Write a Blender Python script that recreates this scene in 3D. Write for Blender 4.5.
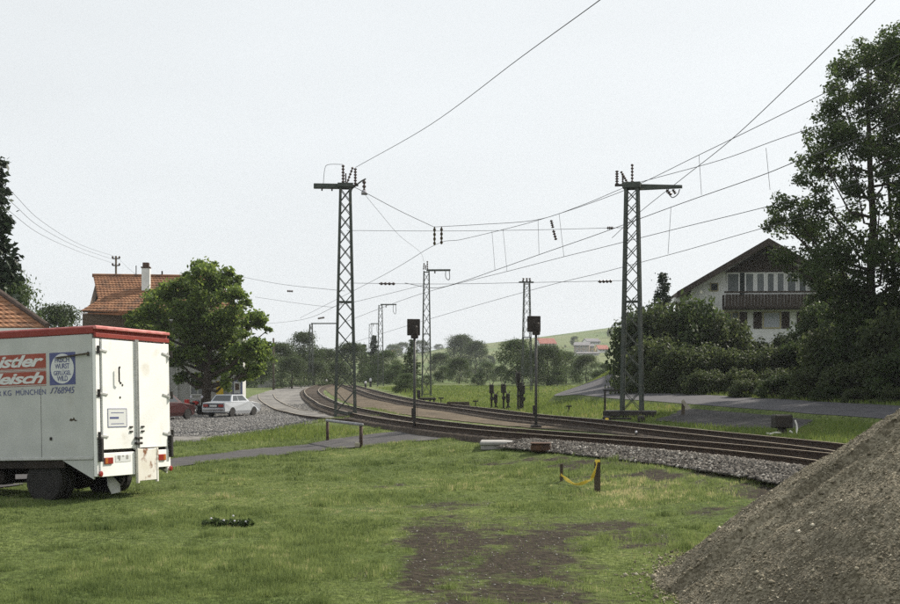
import bpy, bmesh, math, random
import numpy as np
from mathutils import Vector, Matrix
from mathutils.geometry import delaunay_2d_cdt

random.seed(7)
RNG = np.random.default_rng(11)
SC = bpy.context.scene
COL = SC.collection
for _o in list(bpy.data.objects):
    bpy.data.objects.remove(_o)

# ------------------------------------------------------------------ camera
F, CX, HY, CZ = 1250.0, 450.0, 378.0, 2.35       # focal length and horizon in pixels of a 900 x 604 picture, eye height
cam_d = bpy.data.cameras.new('camera')
cam = bpy.data.objects.new('camera', cam_d)
COL.objects.link(cam)
cam.location = (0, 0, CZ)
cam.rotation_euler = (math.radians(90), 0, 0)
cam_d.sensor_width = 36
cam_d.lens = F * 36 / 900
cam_d.shift_y = (HY - 302) / 900
cam_d.clip_end = 6000
SC.camera = cam

# ------------------------------------------------------------------ sky, sun, exposure
SUN_EL, SUN_AZ = math.radians(41), math.radians(52)     # azimuth measured from +Y (view direction) to +X (right)
w = bpy.data.worlds.new('World')
SC.world = w
w.use_nodes = True
nt = w.node_tree
nt.nodes.clear()
sky = nt.nodes.new('ShaderNodeTexSky')
sky.sky_type = 'NISHITA'
sky.sun_disc = False
sky.sun_elevation = SUN_EL
sky.sun_rotation = SUN_AZ
sky.dust_density = 4.0
sky.air_density = 1.0
hsv = nt.nodes.new('ShaderNodeHueSaturation')
hsv.inputs['Saturation'].default_value = 0.25
mixw = nt.nodes.new('ShaderNodeMixRGB')
mixw.inputs[0].default_value = 0.86
mixw.inputs[2].default_value = (7.55, 7.92, 8.12, 1)       # thin even overcast over the clear sky
bg = nt.nodes.new('ShaderNodeBackground')
bg.inputs[1].default_value = 0.0895
wo = nt.nodes.new('ShaderNodeOutputWorld')
nt.links.new(sky.outputs[0], hsv.inputs['Color'])
nt.links.new(hsv.outputs[0], mixw.inputs[1])
# faint unevenness of the high cloud sheet, all round
wtc = nt.nodes.new('ShaderNodeTexCoord'); wmp = nt.nodes.new('ShaderNodeMapping'); wmp.inputs['Scale'].default_value = (1, 1, 3.5)
wnz = nt.nodes.new('ShaderNodeTexNoise'); wnz.inputs['Scale'].default_value = 2.2; wnz.inputs['Detail'].default_value = 5
wmr = nt.nodes.new('ShaderNodeMapRange'); wmr.inputs[1].default_value = .3; wmr.inputs[2].default_value = .7; wmr.inputs[3].default_value = .955; wmr.inputs[4].default_value = 1.035
wml = nt.nodes.new('ShaderNodeMixRGB'); wml.blend_type = 'MULTIPLY'; wml.inputs[0].default_value = 1
nt.links.new(wtc.outputs['Generated'], wmp.inputs[0]); nt.links.new(wmp.outputs[0], wnz.inputs['Vector']); nt.links.new(wnz.outputs[0], wmr.inputs[0])
nt.links.new(mixw.outputs[0], wml.inputs[1]); nt.links.new(wmr.outputs[0], wml.inputs[2])
nt.links.new(wml.outputs[0], bg.inputs[0])
nt.links.new(bg.outputs[0], wo.inputs[0])

sd = bpy.data.lights.new('sun', 'SUN')
sd.energy = 5.0
sd.angle = math.radians(1.2)
sd.color = (1.0, 0.93, 0.82)
sun = bpy.data.objects.new('sun', sd)
COL.objects.link(sun)
to_sun = Vector((math.sin(SUN_AZ) * math.cos(SUN_EL), math.cos(SUN_AZ) * math.cos(SUN_EL), math.sin(SUN_EL)))
sun.rotation_euler = to_sun.to_track_quat('Z', 'Y').to_euler()
sun.location = (30, 20, 60)

SC.view_settings.view_transform = 'Standard'
SC.view_settings.look = 'None'
SC.view_settings.exposure = 0.4
SC.view_settings.gamma = 1.0
SC.view_settings.use_curve_mapping = False
SC.render.engine = 'CYCLES'
SC.cycles.use_denoising = False
SC.cycles.max_bounces = 6
SC.cycles.diffuse_bounces = 3
SC.cycles.transparent_max_bounces = 6
SC.cycles.volume_bounces = 0
SC.cycles.sample_clamp_direct = 2.5
SC.cycles.sample_clamp_indirect = 2.0

# ------------------------------------------------------------------ noise, terrain
def _hash(ix, iy, seed):
    h = (ix.astype(np.int64) * 374761393 + iy.astype(np.int64) * 668265263 + seed * 1442695041) & 0xffffffff
    h = ((h ^ (h >> 13)) * 1274126177) & 0xffffffff
    return ((h ^ (h >> 16)) & 0xffff) / 65535.0

def vnoise(x, y, seed=0):
    x = np.asarray(x, float); y = np.asarray(y, float)
    ix, iy = np.floor(x), np.floor(y)
    fx, fy = x - ix, y - iy
    fx = fx * fx * (3 - 2 * fx); fy = fy * fy * (3 - 2 * fy)
    a, b = _hash(ix, iy, seed), _hash(ix + 1, iy, seed)
    c, d = _hash(ix, iy + 1, seed), _hash(ix + 1, iy + 1, seed)
    return (a * (1 - fx) + b * fx) * (1 - fy) + (c * (1 - fx) + d * fx) * fy

def fbm(x, y, seed=0, octv=4):
    s, a, t = 0, 1.0, 0
    for k in range(octv):
        s = s + a * vnoise(np.asarray(x) * 2 ** k, np.asarray(y) * 2 ** k, seed + k * 17)
        t += a; a *= 0.55
    return s / t

def ss(a, b, v):
    t = np.clip((v - a) / (b - a), 0, 1)
    return t * t * (3 - 2 * t)

def H(x, y):
    x = np.asarray(x, float); y = np.asarray(y, float)
    u = (x - 1) * .932 + (y - 40) * .362
    z = 0.5 * ss(-5, 1, u) * ss(-14, -4, x)
    z = z + 0.014 * np.clip(y - 85, 0, 115)
    bank = np.interp(u, [6, 10, 15, 20, 25, 35, 50, 90, 200], [0, .25, .75, 1.2, 2.1, 4.0, 4.6, 4.8, 4.8])
    sh_ = .0012 * np.clip(y - 75, 0, 400)
    bank = bank * ss(.035, .145, x / np.maximum(y, 20) - sh_) * (1 - ss(180, 320, y))
    z = z + bank
    ridge = np.interp(x, [-400, -120, -23, 129, 300, 700], [14, 15, 16, 35, 50, 60])
    z = z + ss(280, 800, y) * ridge * (1 + 0.12 * (fbm(x / 120, y / 120, 5, 2) - .5))
    z = z + 0.05 * (fbm(x / 3.1, y / 3.1, 3, 2) - .5) * (1 - ss(60, 120, y))
    return z

def P(px, py, d):
    return Vector(((px - CX) / F * d, d, CZ + (HY - py) / F * d))

_YS = np.concatenate([np.arange(6, 120, .1), np.arange(120, 1400, .5)])
def G(px, py, off=0.0):
    """where the ray through a pixel meets the ground"""
    xs = (px - CX) / F * _YS
    dz = CZ + (HY - py) / F * _YS - (H(xs, _YS) + off)
    k = np.argmax(dz <= 0)
    if k == 0:
        k = len(_YS) - 1
    t = dz[k - 1] / (dz[k - 1] - dz[k]) if dz[k - 1] != dz[k] else 0
    Y = _YS[k - 1] + t * (_YS[k] - _YS[k - 1])
    X = (px - CX) / F * Y
    return Vector((X, Y, float(H(X, Y))))

def hz(x, y):
    return float(H(x, y))

# ------------------------------------------------------------------ mesh helpers
class MB:
    def __init__(s):
        s.v, s.f, s.m = [], [], []
    def add(s, vs, fs, mi=0):
        o = len(s.v)
        s.v += [tuple(v) for v in vs]
        s.f += [tuple(i + o for i in f) for f in fs]
        s.m += [mi] * len(fs)
        return s
    def hexa(s, c, mi=0):       # eight corners: bottom ring 0-3 (ccw from above), top ring 4-7
        return s.add(c, [(3, 2, 1, 0), (4, 5, 6, 7), (0, 1, 5, 4), (1, 2, 6, 5), (2, 3, 7, 6), (3, 0, 4, 7)], mi)
    def box(s, x0, x1, y0, y1, z0, z1, mi=0):
        return s.hexa([(x0, y0, z0), (x1, y0, z0), (x1, y1, z0), (x0, y1, z0), (x0, y0, z1), (x1, y0, z1), (x1, y1, z1), (x0, y1, z1)], mi)
    def bbox(s, x0, x1, y0, y1, z0, z1, b=.02, mi=0):   # box with chamfered edges
        bm = bmesh.new()
        bmesh.ops.create_cube(bm, size=1)
        for v in bm.verts:
            v.co = Vector((x0 + (v.co.x + .5) * (x1 - x0), y0 + (v.co.y + .5) * (y1 - y0), z0 + (v.co.z + .5) * (z1 - z0)))
        bmesh.ops.bevel(bm, geom=bm.edges[:], offset=b, segments=1, affect='EDGES', profile=.5)
        bm.verts.index_update()
        s.add([v.co[:] for v in bm.verts], [[v.index for v in f.verts] for f in bm.faces], mi)
        bm.free()
        return s
    def bar(s, p, q, w, h=None, mi=0, up=None):
        p, q = Vector(p), Vector(q)
        h = h or w
        d = (q - p).normalized()
        up = Vector(up) if up else (Vector((0, 0, 1)) if abs(d.z) < .9 else Vector((0, 1, 0)))
        a = d.cross(up).normalized() * (w / 2)
        b = a.cross(d).normalized() * (h / 2)
        c = [p - a - b, p + a - b, p + a + b, p - a + b, q - a - b, q + a - b, q + a + b, q - a + b]
        return s.add(c, [(0, 1, 2, 3), (7, 6, 5, 4), (4, 5, 1, 0), (5, 6, 2, 1), (6, 7, 3, 2), (7, 4, 0, 3)], mi)
    def tube(s, pts, r, n=8, mi=0, cap=True):
        pts = [Vector(p) for p in pts]
        rs = r if isinstance(r, (list, tuple)) else [r] * len(pts)
        rings, o = [], len(s.v)
        pa = None
        for i, p in enumerate(pts):
            d = (pts[min(i + 1, len(pts) - 1)] - pts[max(i - 1, 0)]).normalized()
            if pa is None:
                up = Vector((0, 0, 1)) if abs(d.z) < .9 else Vector((0, 1, 0))
                pa = d.cross(up).normalized()
            pa = (pa - d * pa.dot(d)).normalized()
            pb = d.cross(pa)
            for k in range(n):
                t = 2 * math.pi * k / n
                s.v.append(tuple(p + (pa * math.cos(t) + pb * math.sin(t)) * rs[i]))
        for i in range(len(pts) - 1):
            for k in range(n):
                a = o + i * n + k; b = o + i * n + (k + 1) % n
                s.f.append((a, b, b + n, a + n)); s.m.append(mi)
        if cap:
            s.f.append(tuple(o + k for k in reversed(range(n)))); s.m.append(mi)
            s.f.append(tuple(o + (len(pts) - 1) * n + k for k in range(n))); s.m.append(mi)
        return s
    def prism(s, poly, axis, a, b, mi=0):
        """polygon in the two other axes, extruded from a to b along axis"""
        def pt(u, v, t):
            return {'x': (t, u, v), 'y': (u, t, v), 'z': (u, v, t)}[axis]
        n = len(poly)
        s.add([pt(u, v, a) for u, v in poly] + [pt(u, v, b) for u, v in poly],
              [tuple(range(n)), tuple(reversed(range(n, 2 * n)))] + [((i + 1) % n, i, i + n, (i + 1) % n + n) for i in range(n)], mi)
        return s
    def lathe(s, prof, c=(0, 0, 0), n=12, axis='z', mi=0):
        o = len(s.v)
        for r, h in prof:
            for k in range(n):
                t = 2 * math.pi * k / n
                p = {'z': (r * math.cos(t), r * math.sin(t), h), 'y': (r * math.cos(t), h, r * math.sin(t)), 'x': (h, r * math.cos(t), r * math.sin(t))}[axis]
                s.v.append((p[0] + c[0], p[1] + c[1], p[2] + c[2]))
        for i in range(len(prof) - 1):
            for k in range(n):
                a = o + i * n + k; b = o + i * n + (k + 1) % n
                s.f.append((a, b, b + n, a + n)); s.m.append(mi)
        s.f.append(tuple(o + k for k in reversed(range(n)))); s.m.append(mi)
        s.f.append(tuple(o + (len(prof) - 1) * n + k for k in range(n))); s.m.append(mi)
        return s
    def mesh(s, name, mats, smooth=False):
        me = bpy.data.meshes.new(name)
        me.from_pydata(s.v, [], s.f)
        mats = mats if isinstance(mats, (list, tuple)) else [mats]
        for m in mats:
            me.materials.append(M[m] if isinstance(m, str) else m)
        if len(mats) > 1:
            me.polygons.foreach_set('material_index', s.m)
        bm = bmesh.new(); bm.from_mesh(me)
        bmesh.ops.recalc_face_normals(bm, faces=bm.faces[:])
        bm.to_mesh(me); bm.free()
        if smooth:
            me.polygons.foreach_set('use_smooth', [True] * len(me.polygons))
        me.update()
        return me
    def build(s, name, mats, parent=None, smooth=False):
        return obj(name, s.mesh(name, mats, smooth), parent)

def obj(name, me, parent=None):
    o = bpy.data.objects.new(name, me)
    COL.objects.link(o)
    if parent is not None:
        o.parent = parent
    return o

def np_mesh(name, V, Fc, mats, attrs=None, smooth=False):
    """V (n,3), Fc (m,k) arrays"""
    me = bpy.data.meshes.new(name)
    V = np.ascontiguousarray(V, np.float32); Fc = np.ascontiguousarray(Fc, np.int32)
    me.vertices.add(len(V)); me.vertices.foreach_set('co', V.ravel())
    k = Fc.shape[1]
    me.loops.add(Fc.size); me.loops.foreach_set('vertex_index', Fc.ravel())
    me.polygons.add(len(Fc))
    me.polygons.foreach_set('loop_start', np.arange(0, Fc.size, k, dtype=np.int32))
    me.polygons.foreach_set('loop_total', np.full(len(Fc), k, np.int32))
    for m in (mats if isinstance(mats, (list, tuple)) else [mats]):
        me.materials.append(M[m])
    if smooth:
        me.polygons.foreach_set('use_smooth', np.ones(len(Fc), bool))
    me.update(calc_edges=True)
    for nm, arr in (attrs or {}).items():
        a = me.attributes.new(nm, 'FLOAT', 'POINT')
        a.data.foreach_set('value', np.ascontiguousarray(arr, np.float32))
    return me

def tag(o, label=None, cat=None, group=None, kind=None):
    if label: o['label'] = label
    if cat: o['category'] = cat
    if group: o['group'] = group
    if kind: o['kind'] = kind
    return o

def thing(name, label, cat, loc=(0, 0, 0), rotz=0, group=None):
    o = bpy.data.objects.new(name, None)
    o.empty_display_size = .3
    COL.objects.link(o)
    o.location = loc; o.rotation_euler = (0, 0, rotz)
    return tag(o, label, cat, group)

def crom(pts, n=8):
    """smooth curve through points"""
    pts = [Vector(p) for p in pts]
    q = [pts[0] * 2 - pts[1]] + pts + [pts[-1] * 2 - pts[-2]]
    out = []
    for i in range(1, len(q) - 2):
        for k in range(n):
            t = k / n
            a, b, c, d = q[i - 1], q[i], q[i + 1], q[i + 2]
            out.append(.5 * ((2 * b) + (c - a) * t + (2 * a - 5 * b + 4 * c - d) * t * t + (3 * b - a - 3 * c + d) * t ** 3))
    out.append(pts[-1])
    return out

# ------------------------------------------------------------------ materials
M = {}
def mat(name, c1, c2=None, scale=4, rough=.8, bump=0, bscale=None, metal=0, spec=.3, detail=6, c3=None, s3=1.0, lo=.35, hi=.65, stretch=None, t3=(.55, .75)):
    m = bpy.data.materials.new(name); m.use_nodes = True
    n, l = m.node_tree.nodes, m.node_tree.links
    b = n['Principled BSDF']
    b.inputs['Roughness'].default_value = rough
    b.inputs['Metallic'].default_value = metal
    b.inputs['Specular IOR Level'].default_value = spec
    tc = n.new('ShaderNodeTexCoord')
    src = tc.outputs['Object']
    if stretch:
        mp = n.new('ShaderNodeMapping'); mp.inputs['Scale'].default_value = stretch
        l.new(src, mp.inputs[0]); src = mp.outputs[0]
    if c2:
        nz = n.new('ShaderNodeTexNoise'); nz.inputs['Scale'].default_value = scale; nz.inputs['Detail'].default_value = detail
        l.new(src, nz.inputs['Vector'])
        mr = n.new('ShaderNodeMapRange'); mr.inputs[1].default_value = lo; mr.inputs[2].default_value = hi
        l.new(nz.outputs[0], mr.inputs[0])
        mx = n.new('ShaderNodeMixRGB'); mx.inputs[1].default_value = (*c1, 1); mx.inputs[2].default_value = (*c2, 1)
        l.new(mr.outputs[0], mx.inputs[0])
        out = mx.outputs[0]
        if c3:
            nz3 = n.new('ShaderNodeTexNoise'); nz3.inputs['Scale'].default_value = s3; nz3.inputs['Detail'].default_value = 5
            l.new(src, nz3.inputs['Vector'])
            mr3 = n.new('ShaderNodeMapRange'); mr3.inputs[1].default_value = t3[0]; mr3.inputs[2].default_value = t3[1]
            l.new(nz3.outputs[0], mr3.inputs[0])
            mx3 = n.new('ShaderNodeMixRGB'); mx3.inputs[2].default_value = (*c3, 1)
            l.new(out, mx3.inputs[1]); l.new(mr3.outputs[0], mx3.inputs[0])
            out = mx3.outputs[0]
        l.new(out, b.inputs['Base Color'])
    else:
        b.inputs['Base Color'].default_value = (*c1, 1)
    if bump:
        nb = n.new('ShaderNodeTexNoise'); nb.inputs['Scale'].default_value = bscale or scale * 4; nb.inputs['Detail'].default_value = 6
        l.new(src, nb.inputs['Vector'])
        bp = n.new('ShaderNodeBump'); bp.inputs['Strength'].default_value = bump; bp.inputs['Distance'].default_value = .05
        l.new(nb.outputs[0], bp.inputs['Height']); l.new(bp.outputs[0], b.inputs['Normal'])
    M[name] = m
    return m

def leafmat(name, c1, c2, trans=.35, c3=None):
    m = bpy.data.materials.new(name); m.use_nodes = True
    n, l = m.node_tree.nodes, m.node_tree.links
    b = n['Principled BSDF']; b.inputs['Roughness'].default_value = .55; b.inputs['Specular IOR Level'].default_value = .25
    at = n.new('ShaderNodeAttribute'); at.attribute_name = 'rnd'
    cr = n.new('ShaderNodeValToRGB')
    cr.color_ramp.elements[0].color = (*c1, 1); cr.color_ramp.elements[1].color = (*c2, 1)
    if c3:
        e = cr.color_ramp.elements.new(.93); e.color = (*c2, 1)
        cr.color_ramp.elements[2].color = (*c3, 1)
    l.new(at.outputs['Fac'], cr.inputs[0])
    l.new(cr.outputs[0], b.inputs['Base Color'])
    tr = n.new('ShaderNodeBsdfTranslucent')
    hs = n.new('ShaderNodeHueSaturation'); hs.inputs['Value'].default_value = 1.3; hs.inputs['Hue'].default_value = .485
    l.new(cr.outputs[0], hs.inputs['Color']); l.new(hs.outputs[0], tr.inputs[0])
    mx = n.new('ShaderNodeMixShader'); mx.inputs[0].default_value = trans
    l.new(b.outputs[0], mx.inputs[1]); l.new(tr.outputs[0], mx.inputs[2])
    l.new(mx.outputs[0], n['Material Output'].inputs[0])
    M[name] = m

# ground: turf, bare mud by the 'mud' attribute, meadow and fields with distance along Y (crops and hay, real field colours)
def ground_mat():
    m = bpy.data.materials.new('turf'); m.use_nodes = True
    n, l = m.node_tree.nodes, m.node_tree.links
    b = n['Principled BSDF']; b.inputs['Roughness'].default_value = .95; b.inputs['Specular IOR Level'].default_value = .1
    tc = n.new('ShaderNodeTexCoord')
    def noise(scale, detail=6):
        z = n.new('ShaderNodeTexNoise'); z.inputs['Scale'].default_value = scale; z.inputs['Detail'].default_value = detail
        l.new(tc.outputs['Object'], z.inputs['Vector']); return z.outputs[0]
    def rng(src, a, b_):
        r = n.new('ShaderNodeMapRange'); r.inputs[1].default_value = a; r.inputs[2].default_value = b_
        l.new(src, r.inputs[0]); return r.outputs[0]
    def mix(f, a, b_):
        x = n.new('ShaderNodeMixRGB')
        l.new(f, x.inputs[0])
        for i, c in ((1, a), (2, b_)):
            if isinstance(c, tuple): x.inputs[i].default_value = (*c, 1)
            else: l.new(c, x.inputs[i])
        return x.outputs[0]
    g = mix(rng(noise(.35), .35, .65), (.085, .120, .034), (.155, .188, .060))
    g = mix(rng(noise(9), .4, .65), g, (.042, .055, .018))
    fld = mix(rng(noise(.012, 3), .42, .55), (.105, .145, .058), (.145, .165, .078))
    fld = mix(rng(noise(.05, 5), .56, .62), fld, (.085, .115, .05))
    sp = n.new('ShaderNodeSeparateXYZ'); l.new(tc.outputs['Object'], sp.inputs[0])
    g = mix(rng(sp.outputs[1], 95, 190), g, fld)
    at = n.new('ShaderNodeAttribute'); at.attribute_name = 'mud'
    ad = n.new('ShaderNodeMath'); ad.operation = 'MULTIPLY_ADD'; ad.inputs[1].default_value = .8; ad.inputs[2].default_value = -.4
    l.new(noise(5), ad.inputs[0])
    a2 = n.new('ShaderNodeMath'); a2.operation = 'ADD'; l.new(at.outputs['Fac'], a2.inputs[0]); l.new(ad.outputs[0], a2.inputs[1])
    md = mix(rng(noise(7), .3, .7), (.016, .013, .009), (.050, .040, .028))
    md = mix(rng(noise(26, 3), .70, .76), md, (.15, .135, .11))
    g = mix(rng(a2.outputs[0], .3, .7), g, md)
    l.new(g, b.inputs['Base Color'])
    bp = n.new('ShaderNodeBump'); bp.inputs['Strength'].default_value = .9; bp.inputs['Distance'].default_value = .08
    l.new(noise(11), bp.inputs['Height']); l.new(bp.outputs[0], b.inputs['Normal'])
    M['turf'] = m
ground_mat()

def stone_mat(name, cols, scale, bump=.8, rough=.9, mixn=.3):
    """loose stones: voronoi cells with their own colour, relief between them"""
    m = bpy.data.materials.new(name); m.use_nodes = True
    n, l = m.node_tree.nodes, m.node_tree.links
    b = n['Principled BSDF']; b.inputs['Roughness'].default_value = rough; b.inputs['Specular IOR Level'].default_value = .15
    tc = n.new('ShaderNodeTexCoord')
    vo = n.new('ShaderNodeTexVoronoi'); vo.inputs['Scale'].default_value = scale
    l.new(tc.outputs['Object'], vo.inputs['Vector'])
    cr = n.new('ShaderNodeValToRGB'); e = cr.color_ramp.elements
    sx = n.new('ShaderNodeSeparateColor'); l.new(vo.outputs['Color'], sx.inputs[0]); l.new(sx.outputs[0], cr.inputs[0])
    e[0].color = (*cols[0], 1); e[1].color = (*cols[-1], 1)
    for i, c in enumerate(cols[1:-1]):
        q = e.new((i + 1) / (len(cols) - 1)); q.color = (*c, 1)
    nz = n.new('ShaderNodeTexNoise'); nz.inputs['Scale'].default_value = .8; nz.inputs['Detail'].default_value = 7
    l.new(tc.outputs['Object'], nz.inputs['Vector'])
    mr = n.new('ShaderNodeMapRange'); mr.inputs[1].default_value = .3; mr.inputs[2].default_value = .7
    mr.inputs[3].default_value = 1 - mixn; mr.inputs[4].default_value = 1 + mixn
    l.new(nz.outputs[0], mr.inputs[0])
    mu = n.new('ShaderNodeMixRGB'); mu.blend_type = 'MULTIPLY'; mu.inputs[0].default_value = 1
    l.new(cr.outputs[0], mu.inputs[1]); l.new(mr.outputs[0], mu.inputs[2])
    l.new(mu.outputs[0], b.inputs['Base Color'])
    bp = n.new('ShaderNodeBump'); bp.inputs['Strength'].default_value = bump; bp.inputs['Distance'].default_value = .4 / scale
    bp.invert = True
    l.new(vo.outputs['Distance'], bp.inputs['Height']); l.new(bp.outputs[0], b.inputs['Normal'])
    M[name] = m

def stonelet_mat(name, cols):
    m = bpy.data.materials.new(name); m.use_nodes = True
    n, l = m.node_tree.nodes, m.node_tree.links
    b = n['Principled BSDF']; b.inputs['Roughness'].default_value = .9; b.inputs['Specular IOR Level'].default_value = .15
    at = n.new('ShaderNodeAttribute'); at.attribute_name = 'rnd'
    cr = n.new('ShaderNodeValToRGB'); e = cr.color_ramp.elements
    e[0].color = (*cols[0], 1); e[1].color = (*cols[-1], 1)
    for i, c in enumerate(cols[1:-1]):
        q = e.new((i + 1) / (len(cols) - 1)); q.color = (*c, 1)
    l.new(at.outputs['Fac'], cr.inputs[0]); l.new(cr.outputs[0], b.inputs['Base Color'])
    M[name] = m

mat('ballast', (.055, .048, .042), (.13, .12, .105), 9, .95, .8, 30, c3=(.035, .03, .026), s3=14, detail=8)
stone_mat('track_bed', [(.028, .021, .016), (.05, .038, .028), (.075, .058, .042)], 12)
mat('yard_gravel', (.11, .104, .096), (.205, .195, .18), 2.2, .95, .5, 25, c3=(.060, .058, .058), s3=.55, detail=12, stretch=(1, .6, 1), t3=(.52, .66))
stone_mat('sand', [(.064, .049, .031), (.088, .068, .045), (.122, .096, .065)], 7, .4, mixn=.35)
stone_mat('layby', [(.034, .032, .032), (.05, .047, .046), (.068, .064, .06)], 8, .5)
stone_mat('heap', [(.090, .077, .052), (.155, .135, .094), (.24, .213, .157)], 40, .9, mixn=.35)
stonelet_mat('ballast_stone', [(.03, .026, .022), (.085, .076, .066), (.17, .158, .14), (.50, .48, .44)])
stonelet_mat('heap_stone', [(.085, .073, .050), (.17, .148, .105), (.30, .268, .20), (.68, .62, .50)])
stonelet_mat('yard_stone', [(.09, .088, .086), (.17, .165, .16), (.26, .255, .245), (.48, .47, .45)])
stonelet_mat('lawn_stone', [(.12, .11, .09), (.25, .24, .21), (.45, .43, .40)])
mat('asphalt', (.040, .038, .040), (.062, .058, .058), 3, .9, .3, 60, c3=(.10, .095, .085), s3=.7)
mat('road', (.050, .048, .053), (.075, .072, .078), 2, .85, .2, 50, c3=(.065, .062, .065), s3=.4)
mat('rail_rust', (.030, .019, .013), (.055, .034, .021), 6, .7, .2, metal=.2)
mat('rail_top', (.36, .30, .21), (.50, .43, .33), 3, .4, metal=.4)
mat('sleeper', (.030, .022, .016), (.055, .042, .030), 7, .9, .5, 30)
mat('mast_steel', (.050, .062, .054), (.075, .082, .07), 3, .6, .1, metal=.3, c3=(.16, .15, .12), s3=5, t3=(.62, .72))
mat('dark_steel', (.022, .020, .018), (.042, .036, .030), 5, .6, .1, metal=.3)
mat('insulator', (.045, .022, .015), rough=.3, spec=.6)
mat('porcelain', (.55, .53, .58), rough=.3, spec=.6)
mat('wire', (.075, .075, .078), rough=.6, metal=.4)
mat('signal_brown', (.020, .016, .013), (.034, .026, .021), 4, .7, .15)
mat('signal_pole', (.055, .055, .055), (.085, .082, .078), 3, .6, metal=.2)
mat('barrier_grey', (.20, .20, .21), (.30, .30, .31), 5, .6, .1)
mat('barrier_post', (.045, .028, .022), (.08, .05, .038), 5, .8, .2)
mat('old_wood', (.045, .034, .023), (.10, .08, .055), 3, .9, .4, 20, stretch=(6, 6, 1))
mat('pale_wood', (.30, .27, .21), (.42, .38, .30), 3, .9, .3)
mat('tape', (.72, .50, .05), (.80, .60, .10), 8, .5)
mat('concrete', (.25, .245, .23), (.34, .33, .315), 3, .9, .2, 20, c3=(.22, .21, .19), s3=1.2)
mat('rust_plate', (.10, .048, .026), (.045, .030, .022), 4, .85, .3)
mat('hose', (.62, .60, .55), rough=.6)
mat('bark', (.035, .028, .02), (.07, .055, .04), 3, .95, .8, 12, stretch=(5, 5, 1))
leafmat('leaf_ash', (.022, .042, .012), (.066, .104, .026), .45, (.10, .14, .04))
leafmat('leaf_maple', (.045, .092, .020), (.15, .21, .042), .55, (.32, .32, .07))
leafmat('leaf_dark', (.016, .032, .010), (.058, .088, .026), .5, (.13, .15, .055))
leafmat('leaf_bank', (.020, .034, .012), (.075, .098, .036), .5, (.21, .22, .10))
leafmat('leaf_mid', (.024, .048, .014), (.075, .115, .032), .4, (.13, .16, .05))
leafmat('leaf_pale', (.045, .080, .024), (.095, .135, .042), .35)
leafmat('needle', (.010, .022, .010), (.030, .050, .022), .15)
leafmat('grass_blade', (.064, .098, .030), (.208, .265, .090), .38, (.42, .39, .20))
leafmat('bank_grass', (.085, .135, .028), (.185, .235, .060), .35, (.28, .26, .10))


# ------------------------------------------------------------------ ground sheet
PUDDLE = [(450, 545, 62, 34, 1.0), (520, 555, 76, 36, .95), (505, 592, 115, 24, .9), (595, 530, 75, 12, .8), (640, 543, 55, 12, .62), (445, 503, 48, 9, .7), (390, 487, 55, 4, .55), (690, 486, 60, 4, .5), (420, 585, 40, 22, .8),
          (560, 463, 90, 4, .75), (680, 477, 110, 6, .85), (780, 492, 70, 9, .85), (720, 512, 50, 8, .6), (250, 494, 70, 3, .35), (330, 470, 60, 2.5, .35), (150, 486, 50, 2.5, .4)]
def mudmask(x, y):
    """share of bare soil, 0 to 1, with soft ragged borders"""
    x = np.asarray(x, float); y = np.asarray(y, float)
    px = CX + F * x / np.maximum(y, 1); py = HY + F * (CZ - H(x, y)) / np.maximum(y, 1)
    px = px + 60 * (fbm(x * .8, y * .8, 23, 3) - .5); py = py + 14 * (fbm(x * .8, y * .8, 27, 3) - .5)
    m = np.zeros_like(px)
    for cx, cy, rx, ry, a in PUDDLE:
        d2 = ((px - cx) / rx) ** 2 + ((py - cy) / ry) ** 2
        m = np.maximum(m, a * np.exp(-.75 * d2 * np.sqrt(d2)))
    m = m * .74 + 1.05 * (fbm(x * 2.8, y * 2.0, 21, 5) - .52) + .08
    return np.clip(m, 0, 1)

ys = np.concatenate([np.linspace(-30, 9, 30), np.geomspace(9.3, 110, 470), np.geomspace(112, 1700, 150)])
ts = np.linspace(-1, 1, 361)
ts = np.sign(ts) * (0.55 * np.abs(ts) + 0.45 * np.abs(ts) ** 3)
half = np.maximum(ys, 0) * .72 + 30
GX = half[:, None] * ts[None, :]
GY = np.repeat(ys[:, None], len(ts), 1)
GZ = H(GX, GY)
V = np.stack([GX, GY, GZ], -1).reshape(-1, 3)
nr, nc = GX.shape
ii = (np.arange(nr - 1)[:, None] * nc + np.arange(nc - 1)[None, :]).ravel()
Q = np.stack([ii, ii + 1, ii + nc + 1, ii + nc], 1)
mu = np.where((GY > 10) & (GY < 45), mudmask(GX, np.maximum(GY, 5)), 0).ravel()
tag(obj('ground', np_mesh('ground', V, Q, 'turf', {'mud': mu}, True)), kind='structure')

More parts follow.
